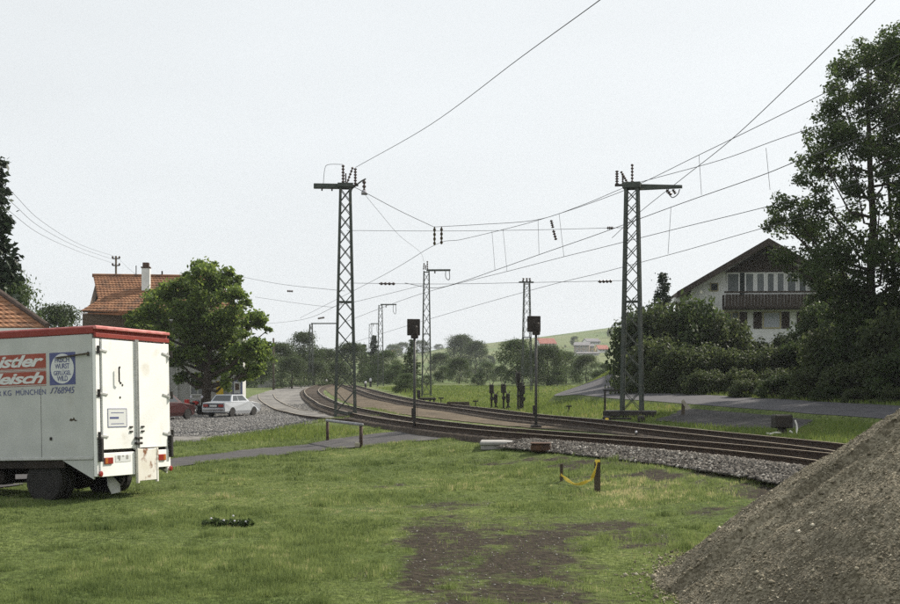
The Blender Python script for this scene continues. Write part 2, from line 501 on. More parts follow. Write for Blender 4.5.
def sheet(name, pts, m, off, spacing, jitter=.12, kind='structure', pix=True, label=None):
    pl = [G(*p) for p in pts] if pix else [Vector((p[0], p[1], 0)) for p in pts]
    bd = []
    for i, p in enumerate(pl):
        q = pl[(i + 1) % len(pl)]
        d = Vector((q.x - p.x, q.y - p.y))
        k = max(1, int(d.length / spacing))
        nrm = Vector((-d.y, d.x)).normalized() if d.length > 0 else Vector((0, 0))
        for j in range(k):
            b = Vector((p.x, p.y)) + d * (j / k)
            bd.append(b + nrm * (jitter * 2 * (float(fbm(b.x * .9, b.y * .9, 9, 3)) - .5) * 2 if jitter else 0))
    xs = [b.x for b in bd]; ysb = [b.y for b in bd]
    inner = []
    from itertools import product
    gx = np.arange(min(xs), max(xs), spacing); gy = np.arange(min(ysb), max(ysb), spacing)
    ax, ay = np.meshgrid(gx, gy); ax = ax.ravel() + RNG.uniform(-.1, .1, ax.size) * spacing; ay = ay.ravel() + RNG.uniform(-.1, .1, ay.size) * spacing
    ins = np.zeros(ax.size, bool)
    for i in range(len(bd)):
        x1, y1 = bd[i]; x2, y2 = bd[(i + 1) % len(bd)]
        c = (y1 > ay) != (y2 > ay)
        with np.errstate(divide='ignore', invalid='ignore'):
            ins ^= c & (ax < (x2 - x1) * (ay - y1) / (y2 - y1 if y2 != y1 else 1e-9) + x1)
    co = bd + [Vector((float(a), float(b))) for a, b in zip(ax[ins], ay[ins])]
    n = len(bd)
    r = delaunay_2d_cdt(co, [(i, (i + 1) % n) for i in range(n)], [], 1, 1e-5)
    vs = np.array([(v.x, v.y) for v in r[0]])
    z = H(vs[:, 0], vs[:, 1]) + off
    fs = np.array([f for f in r[2] if len(f) == 3])
    a, b, c = vs[fs[:, 0]], vs[fs[:, 1]], vs[fs[:, 2]]
    cr = (b[:, 0] - a[:, 0]) * (c[:, 1] - a[:, 1]) - (b[:, 1] - a[:, 1]) * (c[:, 0] - a[:, 0])
    fs[cr < 0] = fs[cr < 0][:, ::-1]
    o = obj(name, np_mesh(name, np.column_stack([vs, z]), fs, m, None, True))
    tag(o, kind=kind)
    if label: o['label'] = label
    return o, bd

YARD = [(0, 448), (60, 448), (172, 446), (200, 441.5), (240, 436.5), (280, 428.5), (310, 424), (350, 418.5), (395, 417), (380, 413), (345, 405), (330, 399), (322, 392), (316, 386), (300, 385), (275, 389), (252, 396), (243, 402), (150, 404), (0, 408)]
PATH = [(-60, 497), (60, 480), (172, 468), (260, 458), (330, 449.5), (400, 443), (450, 440), (490, 438.5), (505, 437), (520, 432.5), (470, 430.5), (430, 430), (380, 433.5), (330, 440), (260, 449), (172, 459), (60, 469), (-60, 483)]
SAND = [(322, 386), (335, 385.5), (352, 389.5), (380, 398), (415, 404), (450, 408.5), (485, 412.5), (520, 418), (600, 425.5), (650, 432), (640, 436), (600, 433), (520, 427.5), (440, 419.5), (380, 412), (345, 402), (330, 394)]
SHOULDER = [(486, 441), (505, 443), (540, 447), (600, 455.5), (700, 466.5), (800, 480), (900, 490), (1000, 496), (1000, 485), (860, 466), (740, 453), (660, 445), (540, 436), (516, 438)]
LAYBY = [(650, 421.5), (672, 414), (690, 405), (720, 401.5), (800, 406), (900, 413.5), (900, 423), (820, 418.5), (800, 430), (740, 428.5)]
YARD_O, YARD_B = sheet('gravel_yard', YARD, 'yard_gravel', .022, .5)
PATH_O, PATH_B = sheet('asphalt_path', PATH, 'asphalt', .03, .3, .12)
sheet('sand_platform', SAND, 'sand', .025, .4)
sheet('ballast_shoulder', SHOULDER, 'ballast', .02, .35, .3)
sheet('gravel_layby', LAYBY, 'layby', .025, .4, .2)

def ribbon(pts, hw, n=6):
    """polygon (plan) of a band along a centre line"""
    c = crom(pts, n)
    L, R = [], []
    for i, p in enumerate(c):
        d = (c[min(i + 1, len(c) - 1)] - c[max(i - 1, 0)]); d.z = 0; d.normalize()
        s = Vector((-d.y, d.x, 0)) * hw
        L.append(p + s); R.append(p - s)
    return L, R
ROAD_C = [G(1000, 421), G(900, 415), G(860, 412.3), (G(780, 406.6)), G(700, 401.2), G(650, 397.5), G(612, 392.5)]
_e = ROAD_C[-1]
ROAD_C += [_e + Vector((-.9, 5, 0)), _e + Vector((.1, 10, 0)), _e + Vector((3.6, 14, 0)), _e + Vector((9, 15.5, 0)), _e + Vector((16, 15.5, 0))]
L, R = ribbon(ROAD_C, 1.9)
rv, rf = [], []
for a, b in zip(L, R):
    for k in range(9):
        p = a.lerp(b, k / 8)
        rv.append((p.x, p.y, hz(p.x, p.y)))
rv = np.array(rv)
nl = len(L)
zc = np.array([max(rv[i * 9:(i + 1) * 9, 2]) * .6 + np.mean(rv[i * 9:(i + 1) * 9, 2]) * .4 for i in range(nl)])
rv[:, 2] = np.repeat(zc, 9) * .4 + rv[:, 2] * .6 + .05
for i in range(nl - 1):
    for k in range(8):
        rf.append((i * 9 + k, i * 9 + k + 1, (i + 1) * 9 + k + 1, (i + 1) * 9 + k))
# road edges dip into the ground so that the carriageway has a body
tag(obj('road', np_mesh('road', rv, np.array(rf), 'road', None, True)), kind='structure')
sk = MB()
for side in (0, 8):
    for i in range(nl - 1):
        a, b = rv[i * 9 + side], rv[(i + 1) * 9 + side]
        ga = L[i] if side == 0 else R[i]; gb = L[i + 1] if side == 0 else R[i + 1]
        oa = (ga - (R[i] if side == 0 else L[i])).normalized() * .8; ob = (gb - (R[i + 1] if side == 0 else L[i + 1])).normalized() * .8
        pa, pb = ga + oa, gb + ob
        sk.add([(a[0], a[1], a[2] - .012), (b[0], b[1], b[2] - .012), (pb.x, pb.y, hz(pb.x, pb.y) - .25), (pa.x, pa.y, hz(pa.x, pa.y) - .25)], [(0, 1, 2, 3)])
tag(sk.build('road_verge', 'turf', None, True), kind='structure')

# ------------------------------------------------------------------ railway tracks
RAIL_PROF = [(-.07, 0), (.07, 0), (.07, .02), (.012, .04), (.012, .11), (.036, .12), (.036, .155), (.025, .16), (-.025, .16), (-.036, .155), (-.036, .12), (-.012, .11), (-.012, .04), (-.07, .02)]
SLEEPER = MB().bbox(-.12, .12, -1.08, 1.08, -.14, .0, .015).mesh('sleeper', 'sleeper')
def track(name, pix, bed_top=.07, nsl=300, bedw=1.3, first=None, dark='track_bed', ymax=130, side='ballast'):
    root = bpy.data.objects.new(name, None); COL.objects.link(root); tag(root, kind='structure')
    pts = [G(px, py, bed_top + .12) for px, py in pix]
    if first: pts = first + pts
    c = crom(pts, 14)
    # even spacing along the line
    d = [0]
    for a, b in zip(c, c[1:]): d.append(d[-1] + math.hypot(b.x - a.x, b.y - a.y))
    tot = d[-1]
    def at(s):
        s = min(max(s, 0), tot)
        k = min(max(int(np.searchsorted(d, s)) - 1, 0), len(c) - 2)
        t = (s - d[k]) / max(d[k + 1] - d[k], 1e-6)
        p = c[k].lerp(c[k + 1], t)
        q = (c[min(k + 2, len(c) - 1)] - c[max(k - 1, 0)]); q.z = 0; q.normalize()
        return p, q
    st = np.arange(0, tot, 1.0)
    fr = [at(s) for s in st]
    zz = np.array([hz(p.x, p.y) for p, q in fr])
    ker = np.ones(9) / 9
    zz = np.convolve(np.pad(zz, 4, 'edge'), ker, 'valid')
    # ballast bed
    bv, bf = [], []
    prof = [(-bedw - .9, -.40), (-bedw, bed_top), (-.92, bed_top + .01), (.92, bed_top + .01), (bedw, bed_top), (bedw + .9, -.40)]
    for (p, q), z in zip(fr, zz):
        s = Vector((-q.y, q.x, 0))
        far = float(ss(31.5, 36, p.y))
        for j_, (u, h) in enumerate(prof):
            if j_ in (0, 5): u = u - math.copysign(.62 * far, u)
            if j_ in (0, 1, 4, 5): u = u - math.copysign(.06 * far, u)
            bv.append((p.x + s.x * u, p.y + s.y * u, z + h))
    n = len(prof)
    for i in range(len(fr) - 1):
        for k in range(n - 1):
            bf.append((i * n + k, i * n + k + 1, (i + 1) * n + k + 1, (i + 1) * n + k))
    bme = np_mesh('bed', np.array(bv), np.array(bf), [dark, side, dark], None, True)
    bme.polygons.foreach_set('material_index', [0 if k == 2 else (1 if fr[i][0].y < 35 else 2) for i in range(len(fr) - 1) for k in range(n - 1)])
    if dark != 'yard_gravel':
        obj('bed', bme, root)
    for sg in (-.755, .755):
        r = MB()
        k = len(RAIL_PROF)
        for (p, q), z in zip(fr, zz):
            s = Vector((-q.y, q.x, 0))
            for u, h in RAIL_PROF:
                r.v.append((p.x + s.x * (u + sg), p.y + s.y * (u + sg), z + bed_top + .02 + h))
        for i in range(len(fr) - 1):
            for j in range(k):
                a = i * k + j; b = i * k + (j + 1) % k
                r.f.append((a, b, b + k, a + k)); r.m.append(1 if j in (7,) else 0)
        r.build('rail', ['rail_rust', 'rail_top'], root)
    cnt = 0
    for s in np.arange(.3, tot, .65):
        p, q = at(s)
        if p.y > ymax or cnt >= nsl: continue
        z = float(np.interp(s, st, zz))
        o = obj('sleeper', SLEEPER, root)
        o.location = (p.x, p.y, z + bed_top + .022 + random.uniform(-.012, .006))
        o.rotation_euler = (0, 0, math.atan2(q.y, q.x) + random.uniform(-.02, .02))
        cnt += 1
    return fr

p_end = G(819, 458.5, .25); p_2 = G(665, 443.5, .25)
ext1 = [p_end + (p_end - p_2) * 1.2, p_end + (p_end - p_2) * .45]
T1 = track('railway_track', [(819, 458.5), (665, 443.5), (520, 432.6), (440, 425), (380, 416.3), (345, 408.5), (325, 401.5), (314, 395), (312, 390), (320, 386), (332, 383.5)], first=ext1)
q_end = G(816, 446, .25); q_2 = G(670, 430.5, .25)
T2 = track('railway_track', [(816, 446), (670, 430.5), (600, 423), (520, 415.3), (470, 408.6), (414, 401.8), (385, 395.6), (366, 390), (354, 386.5), (346, 384)], first=[q_end + (q_end - q_2) * 1.2, q_end + (q_end - q_2) * .45])
T3 = track('railway_track', [(478, 429.6), (440, 427), (380, 421.3), (337, 418), (312, 415), (293, 411.3), (279, 406.5), (268, 399.5), (266, 394)], bed_top=-.09, dark='yard_gravel', side='yard_gravel', bedw=.95, nsl=0)

# ------------------------------------------------------------------ loose stones
ICO = None
def stones(name, pts, size, m, seed, parent=None, flat=.7):
    """pts (n,3): little irregular stones, one mesh"""
    r = np.random.default_rng(seed)
    base = np.array([(1, 0, 0), (-1, 0, 0), (0, 1, 0), (0, -1, 0), (0, 0, 1), (0, 0, -1)], float)
    tri = np.array([(0, 2, 4), (2, 1, 4), (1, 3, 4), (3, 0, 4), (2, 0, 5), (1, 2, 5), (3, 1, 5), (0, 3, 5)])
    n = len(pts)
    sz = np.asarray(size)
    if sz.ndim == 0: sz = np.full(n, float(sz))
    sz = sz * r.uniform(.5, 1.35, n)
    v = base[None] * r.uniform(.55, 1.2, (n, 6, 1)) + r.uniform(-.28, .28, (n, 6, 3))
    a = r.uniform(0, 2 * np.pi, n); b = r.uniform(-.9, .9, n)
    ca, sa, cb, sb = np.cos(a), np.sin(a), np.cos(b), np.sin(b)
    x = v[..., 0] * cb[:, None] - v[..., 2] * sb[:, None]; z = v[..., 0] * sb[:, None] + v[..., 2] * cb[:, None]; y = v[..., 1]
    v = np.stack([x * ca[:, None] - y * sa[:, None], x * sa[:, None] + y * ca[:, None], z * flat], -1)
    v = v * (sz / 2)[:, None, None] + pts[:, None, :]
    f = (tri[None] + (np.arange(n) * 6)[:, None, None]).reshape(-1, 3)
    rv_ = np.repeat(np.clip(r.beta(1.6, 2.6, n), 0, 1), 6)
    o = obj(name, np_mesh(name, v.reshape(-1, 3), f, m, {'rnd': rv_}), parent)
    return tag(o, kind='stuff')

def in_poly(x, y, poly):
    ins = np.zeros(x.shape, bool)
    n = len(poly)
    for i in range(n):
        x1, y1 = poly[i][0], poly[i][1]; x2, y2 = poly[(i + 1) % n][0], poly[(i + 1) % n][1]
        c = (y1 > y) != (y2 > y)
        ins ^= c & (x < (x2 - x1) * (y - y1) / ((y2 - y1) if y2 != y1 else 1e-9) + x1)
    return ins

def plan(poly):
    return [G(*p)[:2] for p in poly]
SH = plan(SHOULDER)
r = np.random.default_rng(5)
xs = r.uniform(-2, 14, 120000); ysr = r.uniform(20, 46, 120000)
ok = in_poly(xs, ysr, SH)
xs, ysr = xs[ok][:22000], ysr[ok][:22000]
zs_ = H(xs, ysr) + .035
tp = [(p, q) for p, q in T1 if p.y < 36.5]
kk = r.integers(0, len(tp), 20000); al = r.uniform(-.5, .5, 20000); us = np.where(r.random(20000) < .8, r.uniform(.95, 2.15, 20000), r.uniform(-2.1, -.95, 20000))
bx_ = np.array([(p.x, p.y, q.x, q.y) for p, q in tp])[kk]
sx_, sy_ = bx_[:, 0] + bx_[:, 2] * al - bx_[:, 3] * us, bx_[:, 1] + bx_[:, 3] * al + bx_[:, 2] * us
sz_ = H(bx_[:, 0], bx_[:, 1]) + np.interp(np.abs(us), [0, 1.3, 2.2, 3], [.08, .08, -.12, -.3]) + .03
sz_ = np.maximum(sz_, H(sx_, sy_) + .035)
xs, ysr, zs_ = np.concatenate([xs, sx_]), np.concatenate([ysr, sy_]), np.concatenate([zs_, sz_])
o = stones('ballast_stones', np.column_stack([xs, ysr, zs_]), .105, 'ballast_stone', 8)
tag(o, 'loose grey ballast stones along the near track', 'gravel')

# ------------------------------------------------------------------ gravel heap at the right
HC, HR, HH = (6.7, 13.6), 4.4, 3.22
def heap_z(x, y):
    dx, dy = x - HC[0], (y - HC[1]) * .9
    d = np.sqrt(dx * dx + dy * dy)
    a = np.arctan2(dy, dx)
    rr = HR * (1 + .05 * (fbm(a * 2 + 9, a * 0 + 2, 33, 2) - .5))
    t = 1 - d / rr
    z = HH * t
    z = np.where(z > HH * .86, HH * .86 + (z - HH * .86) * .45, z)
    z = z + .34 * (fbm(x * .8 + y * .25, y * .5, 41, 4) - .5) - .10 * ss(.55, .8, fbm(a * 7, d * .35, 47, 2)) * np.clip(t * 3, 0, 1) + .05 * (fbm(x * 6, y * 6, 43, 3) - .5)
    return z
gx = np.arange(1.2, 12, .05); gy = np.arange(7.8, 19.4, .05)
hx, hy = np.meshgrid(gx, gy)
hzv = np.maximum(heap_z(hx, hy), -.25) + 0
V = np.stack([hx, hy, np.where(hzv > -.2, hzv, -.25)], -1).reshape(-1, 3)
nr, nc = hx.shape
ii = (np.arange(nr - 1)[:, None] * nc + np.arange(nc - 1)[None, :]).ravel()
Q = np.stack([ii, ii + 1, ii + nc + 1, ii + nc], 1)
keep = (V[Q][:, :, 2] > -.2).any(1)
heap = thing('gravel_heap', 'tall heap of brown gravel in the right foreground', 'gravel heap', (HC[0], HC[1], 0))
me = np_mesh('heap_body', V - np.array([HC[0], HC[1], 0]), Q[keep], 'heap', None, True)
obj('heap_body', me, heap)
r = np.random.default_rng(15)
n = 130000
px_ = r.uniform(1.4, 9.5, n); py_ = r.uniform(8.2, 18.5, n)
z = heap_z(px_, py_)
ok = (z > .0) & (px_ / py_ < .44)
px_, py_, z = px_[ok], py_[ok], z[ok]
stones('pebbles', np.column_stack([px_ - HC[0], py_ - HC[1], z + .004]), np.where(r.random(len(z)) < .02, .055, .018) * (1 + 1.2 * np.exp(-z * 3) * (r.random(len(z)) < .25)), 'heap_stone', 21, heap)

n = 2600
a_ = r.uniform(2.2, 5.6, n); q_ = HR * (.97 + np.abs(r.normal(size=n)) * .05)
sx_, sy_ = HC[0] + np.cos(a_) * q_, HC[1] + np.sin(a_) * q_ / .9
stones('stray_stones', np.column_stack([sx_ - HC[0], sy_ - HC[1], H(sx_, sy_) + .012]), np.where(r.random(n) < .12, .07, .03), 'heap_stone', 22, heap)

# ------------------------------------------------------------------ grass
def near_line(x, y, line, w):
    q = np.array([(p.x, p.y) for p in line])
    d = np.full(x.shape, 1e9)
    for p in q:
        d = np.minimum(d, (x - p[0]) ** 2 + (y - p[1]) ** 2)
    return d < w * w
def blades(name, x, y, hgt, wid, m, seed, zoff=0, lean=.5):
    r = np.random.default_rng(seed)
    n = len(x)
    a = r.uniform(0, 2 * np.pi, n)
    h = hgt * r.uniform(.5, 1.25, n); wd = wid * r.uniform(.6, 1.3, n)
    z = H(x, y) + zoff
    dx, dy = np.cos(a) * wd, np.sin(a) * wd
    la = r.uniform(0, 2 * np.pi, n); ll = r.uniform(0, lean, n) * h
    b = np.stack([np.column_stack([x - dx, y - dy, z - .01]), np.column_stack([x + dx, y + dy, z - .01]),
                  np.column_stack([x + np.cos(la) * ll, y + np.sin(la) * ll, z + h])], 1).reshape(-1, 3)
    f = np.arange(3 * n).reshape(-1, 3)
    rn = np.clip(.47 + .8 * (fbm(x * .6, y * .45, 61, 4) - .5) + .9 * (fbm(x * 5, y * 3.5, 65, 2) - .5) + .5 * (r.random(n) - .5) + .5 * (fbm(x * .12, y * .12, 71, 2) - .5), 0, 1)
    o = obj(name, np_mesh(name, b, f, m, {'rnd': np.repeat(rn, 3)}))
    return tag(o, kind='stuff')

YP, PP, LP = plan(YARD), [tuple(b) for b in PATH_B], plan(LAYBY)
SP = plan(SAND)
r = np.random.default_rng(31)
n = 900000
yy = 11.0 * (52 / 11.0) ** r.random(n)                  # density falls with 1 / distance squared in plan
xx = (r.uniform(-.42, .42, n)) * yy + r.uniform(-.3, .3, n)
# tufts
xx += .08 * (fbm(xx * 8, yy * 8, 81, 2) - .5); yy += .12 * (fbm(xx * 8, yy * 8, 87, 2) - .5)
md = mudmask(xx, yy) + .25 * (fbm(xx * 4, yy * 4, 91, 3) - .5)
ok = (r.random(n) > ss(.22, .68, md) * .97) & ~in_poly(xx, yy, SH) & ~in_poly(xx, yy, PP) & ~in_poly(xx, yy, YP)
uu = (xx - 1) * .932 + (yy - 40) * .362
ok &= (uu < 1.2) & ~((np.hypot(xx - HC[0], (yy - HC[1]) * .9) < HR * .97))
xx, yy = xx[ok], yy[ok]
patch = fbm(xx * .5, yy * .5, 95, 4)
tuft = ss(.60, .78, fbm(xx * 2.2, yy * 1.7, 97, 3))
hg = (.020 + .045 * ss(.42, .72, patch) + .07 * tuft) * np.clip(.7 + yy / 50, 1, 1.2)
o = blades('lawn_grass', xx, yy, hg, .0042 * yy / 13, 'grass_blade', 3)
tag(o, 'short patchy green grass of the lawn in front', 'grass')
# tufts creeping over the path and yard edges
def edge_tufts(name, bd, n, spread, hgt, wid, seed, label):
    r_ = np.random.default_rng(seed)
    q = np.array([(b[0], b[1]) for b in bd]); q = q[(q[:, 1] > 20) & (q[:, 1] < 75)]
    k_ = r_.integers(0, len(q), n)
    keep = fbm(q[k_, 0] * 1.1, q[k_, 1] * 1.1, seed, 3) > .46
    x_ = q[k_, 0] + r_.normal(size=n) * spread; y_ = q[k_, 1] + r_.normal(size=n) * spread * 1.3
    tag(blades(name, x_[keep], y_[keep], hgt, wid, 'grass_blade', seed, .02), label, 'grass')
edge_tufts('path_edge_grass', PATH_B, 13000, .12, .07, .012, 51, 'ragged grass tufts along the edges of the asphalt path')
edge_tufts('yard_edge_grass', YARD_B, 14000, .3, .12, .022, 53, 'ragged grass tufts along the front edge of the gravel yard')
# coarse stones of the yard
n = 60000
yy = 50 * (100 / 50) ** r.random(n); xx = r.uniform(-.24, -.05, n) * yy
ok = in_poly(xx, yy, YP)
for T, w_ in ((T1, 1.3), (T3, .85)):
    ok &= ~near_line(xx, yy, [p for p, q in T], w_)
xx, yy = xx[ok][:16000], yy[ok][:16000]
tag(stones('yard_stones', np.column_stack([xx, yy, H(xx, yy) + .03]), .10, 'yard_stone', 78), 'loose pale stones scattered over the gravel yard', 'gravel')
# grass on the banks and verges beyond the track
n = 230000
yy = 33 * (150 / 33) ** r.random(n); xx = r.uniform(-.2, .45, n) * yy
uu = (xx - 1) * .932 + (yy - 40) * .362
def near_line(x, y, line, w):
    q = np.array([(p.x, p.y) for p in line])
    d = np.full(x.shape, 1e9)
    for p in q:
        d = np.minimum(d, (x - p[0]) ** 2 + (y - p[1]) ** 2)
    return d < w * w
LR = [(p.x, p.y) for p in L] + [(p.x, p.y) for p in reversed(R)]
ok = ~in_poly(xx, yy, LR) & ~in_poly(xx, yy, YP) & ~in_poly(xx, yy, SP) & ~in_poly(xx, yy, LP) & ~in_poly(xx, yy, PP) & ~in_poly(xx, yy, SH)
for T in (T1, T2, T3):
    ok &= ~near_line(xx, yy, [p for p, q in T], 2.2)
ok &= (uu > 7) | ((uu < 2.0) & (yy > 46) & (yy < 66) & (xx < 1)) | (yy > 80)
ok &= ~((yy > 70) & (xx < -9))
xx, yy = xx[ok], yy[ok]
o = blades('bank_grass', xx, yy, .16, .028 * yy / 60, 'bank_grass', 4)
tag(o, 'longer bright green grass on the railway banks', 'grass')
# scattered pale pebbles on the bare soil
n = 5000
yy = 12 * (34 / 12) ** r.random(n); xx = r.uniform(-.3, .36, n) * yy
ok = (mudmask(xx, yy) > .45) & (np.hypot(xx - HC[0], yy - HC[1]) > HR)
xx, yy = xx[ok], yy[ok]
o = stones('lawn_pebbles', np.column_stack([xx, yy, H(xx, yy) + .004]), .028, 'lawn_stone', 77)
tag(o, 'small pale pebbles strewn over the bare soil', 'pebbles')
# ------------------------------------------------------------------ foliage
def leaf_cloud(clumps, n, size, seed, shell=.55, flat=.75, outward=.6, conifer=False):
    """clumps (k,6): centre and radii; returns verts, faces, rnd"""
    r = np.random.default_rng(seed)
    c = np.array(clumps, float)
    wgt = (c[:, 3] * c[:, 4] + c[:, 3] * c[:, 5] + c[:, 4] * c[:, 5]); wgt /= wgt.sum()
    k = r.choice(len(c), n, p=wgt)
    d = r.normal(size=(n, 3)); d /= np.linalg.norm(d, axis=1)[:, None]
    rad = shell + (1 - shell) * r.random(n) ** .6
    rad *= 1 + .55 * (r.random(n) ** 3)
    pos = c[k, :3] + d * c[k, 3:6] * rad[:, None]
    nrm = d * outward + r.normal(size=(n, 3)) * .55 + np.array([0, 0, .35])
    nrm /= np.linalg.norm(nrm, axis=1)[:, None]
    t = np.cross(nrm, r.normal(size=(n, 3))); t /= np.linalg.norm(t, axis=1)[:, None]
    b = np.cross(nrm, t)
    s = size * r.uniform(.6, 1.35, n)[:, None]
    w_ = .55
    v = np.stack([pos - t * s * .5, pos + b * s * .5 * w_, pos + t * s * .5 + nrm * s * -.12, pos - b * s * .5 * w_], 1).reshape(-1, 3)
    f = np.arange(4 * n).reshape(-1, 4)
    ck = r.random(len(c))
    rn = np.clip(.35 * ck[k] + .6 * r.random(n) + .03, 0, 1)
    return v, f, np.repeat(rn, 4)

def branch_tree(mb, base, tips, r0, seed, trunk_top=None, wob=.15):
    rr = random.Random(seed)
    base = Vector(base); top = Vector(trunk_top)
    pts = []
    for i in range(7):
        t = i / 6
        p = base.lerp(top, t)
        if 0 < i < 6: p += Vector((rr.uniform(-wob, wob), rr.uniform(-wob, wob), 0))
        pts.append(p)
    mb.tube(pts, [r0 * (1 - .8 * i / 6) * (1.35 if i == 0 else 1) for i in range(7)], 9)
    for tip in tips:
        tip = Vector(tip)
        hgt = top.z - base.z
        z = min(max(tip.z - .35 * math.hypot(tip.x - base.x, tip.y - base.y) - .1 * hgt, base.z + .25 * hgt), base.z + .92 * hgt)
        t = (z - base.z) / hgt
        s = base.lerp(top, t)
        m = s.lerp(tip, .5) + Vector((0, 0, -.04 * hgt + rr.uniform(-.03, .03) * hgt))
        rb = r0 * (1 - .8 * t) * .5
        mb.tube([s, m, tip], [rb, rb * .6, rb * .2], 5, cap=False)

def make_crown_tree(name, label, base, lobes, trunk_top, r0, n, leaf, lm, seed, cat='tree', group=None, shell=.45):
    """lobes: world-space (centre, radius) list"""
    root = thing(name, label, cat, base, 0, group)
    b = Vector(base)
    r = np.random.default_rng(seed)
    cl = []
    for c, rad in lobes:
        c = Vector(c) - b
        for _ in range(11):
            d = Vector(r.normal(size=3)); d.normalize()
            q = c + d * rad * r.uniform(.3, 1.25)
            s = rad * r.uniform(.30, .58)
            cl.append((*q, s * 1.15, s * 1.15, s * .8))
    v, f, rn = leaf_cloud(cl, n, leaf, seed, shell=shell)
    obj('crown', np_mesh('crown', v, f, lm, {'rnd': rn}), root)
    mb = MB()
    branch_tree(mb, (0, 0, -.15), [Vector(c) - b for c, rad in lobes], r0, seed, Vector(trunk_top) - b)
    mb.build('trunk', 'bark', root, True)
    return root

# unit-height prototypes (1 m tall, crown about .7 wide)
def proto_broad(seed, n, lm, leaf=.028, width=.36, low=.14, nl=70, round_=1.0):
    r = np.random.default_rng(seed)
    cl, tips = [], []
    for i in range(nl):
        t = r.random()
        z = low + (1 - low) * (t ** .8)
        t_ = (z - low) / (1 - low)
        prof = math.sin(math.pi * min(max((z - low) / (1.04 - low), .08), 1) ** .75) ** .7 if round_ else math.sqrt(max(1 - t_ ** 2.2, 0)) * (.8 + .2 * min(t_ * 4, 1))
        a = r.uniform(0, 2 * math.pi); q = width * prof * math.sqrt(r.uniform(.2, 1))
        s = r.uniform(.075, .145)
        z = min(z, 1 - s * .8)
        cl.append((q * math.cos(a), q * math.sin(a), z, s * 1.2, s * 1.2, s * .85))
        tips.append((q * math.cos(a), q * math.sin(a), z))
    v, f, rn = leaf_cloud(cl, n, leaf, seed, shell=.4)
    crown = np_mesh('crown', v, f, lm, {'rnd': rn})
    mb = MB(); branch_tree(mb, (0, 0, -.03), tips[:9], .022, seed, (0, 0, .75), .015)
    return crown, mb.mesh('trunk', 'bark', True)

def proto_bush(seed, n, lm, leaf=.085):
    r = np.random.default_rng(seed)
    cl = []
    for i in range(34):
        a = r.uniform(0, 2 * math.pi); el = r.uniform(-.1, 1.35)
        q = r.uniform(.55, .85)
        s = r.uniform(.16, .30)
        cl.append((q * math.cos(a) * math.cos(el), q * math.sin(a) * math.cos(el), max(q * math.sin(el), .02), s, s, s * .9))
    for i in range(14):
        a = r.uniform(0, 2 * math.pi); q = r.uniform(.1, .7)
        s = r.uniform(.10, .17)
        cl.append((q * math.cos(a), q * math.sin(a), r.uniform(.65, .9) * math.sqrt(1.05 - q * q), s, s, s * 1.6))
    v, f, rn = leaf_cloud(cl, n, leaf, seed, shell=.4)
    crown = np_mesh('crown', v, f, lm, {'rnd': rn})
    mb = MB()
    for i in range(9):
        c = cl[i * 3]
        mb.tube([(c[0] * .1, c[1] * .1, -.08), (c[0] * .5, c[1] * .5, c[2] * .45), (c[0], c[1], c[2])], [.03, .022, .01], 5, cap=False)
    return crown, mb.mesh('trunk', 'bark', True)

def proto_conifer(seed, n, width=.17, low=.06, lm='needle', leaf=.03, sparse=1.0):
    r = np.random.default_rng(seed)
    P_, N_ = [], []
    whorls = 26
    for k in range(whorls):
        z = low + (1 - low) * (k / whorls) ** .9
        rad = width * (1 - (z - low) / (1.02 - low)) ** .8 + .008
        nb = int(5 + 5 * (1 - z))
        for j in range(nb):
            a = r.uniform(0, 2 * math.pi)
            ln = rad * r.uniform(.65, 1.15)
            m = max(4, int(n / whorls / nb * (.35 + 1.3 * (1 - z))))
            t = r.random(m) ** .7
            wd = .022 * (1 - t) * 1.6 + .006
            pz = z - .25 * ln * t + .12 * ln * t * t + r.normal(size=m) * .006 - r.random(m) * .02
            P_.append(np.column_stack([np.cos(a) * ln * t + r.normal(size=m) * wd * abs(math.sin(a)) + r.normal(size=m) * .006, np.sin(a) * ln * t + r.normal(size=m) * wd * abs(math.cos(a)) + r.normal(size=m) * .006, pz]))
            N_.append(np.tile([math.cos(a), math.sin(a), -.3], (m, 1)))
    p = np.concatenate(P_); t = np.concatenate(N_) + r.normal(size=p.shape) * .5
    t /= np.linalg.norm(t, axis=1)[:, None]
    nm = r.normal(size=p.shape); b = np.cross(t, nm); b /= np.linalg.norm(b, axis=1)[:, None]
    m = len(p); s = leaf * r.uniform(.6, 1.3, m)[:, None]
    v = np.stack([p - t * s * .5, p + b * s * .22, p + t * s * .5, p - b * s * .22], 1).reshape(-1, 3)
    crown = np_mesh('crown', v, np.arange(4 * m).reshape(-1, 4), lm, {'rnd': np.repeat(r.random(m), 4)})
    mb = MB(); mb.tube([(0, 0, -.03), (0, 0, .5), (0, 0, .97)], [.017, .011, .002], 7)
    return crown, mb.mesh('trunk', 'bark', True)

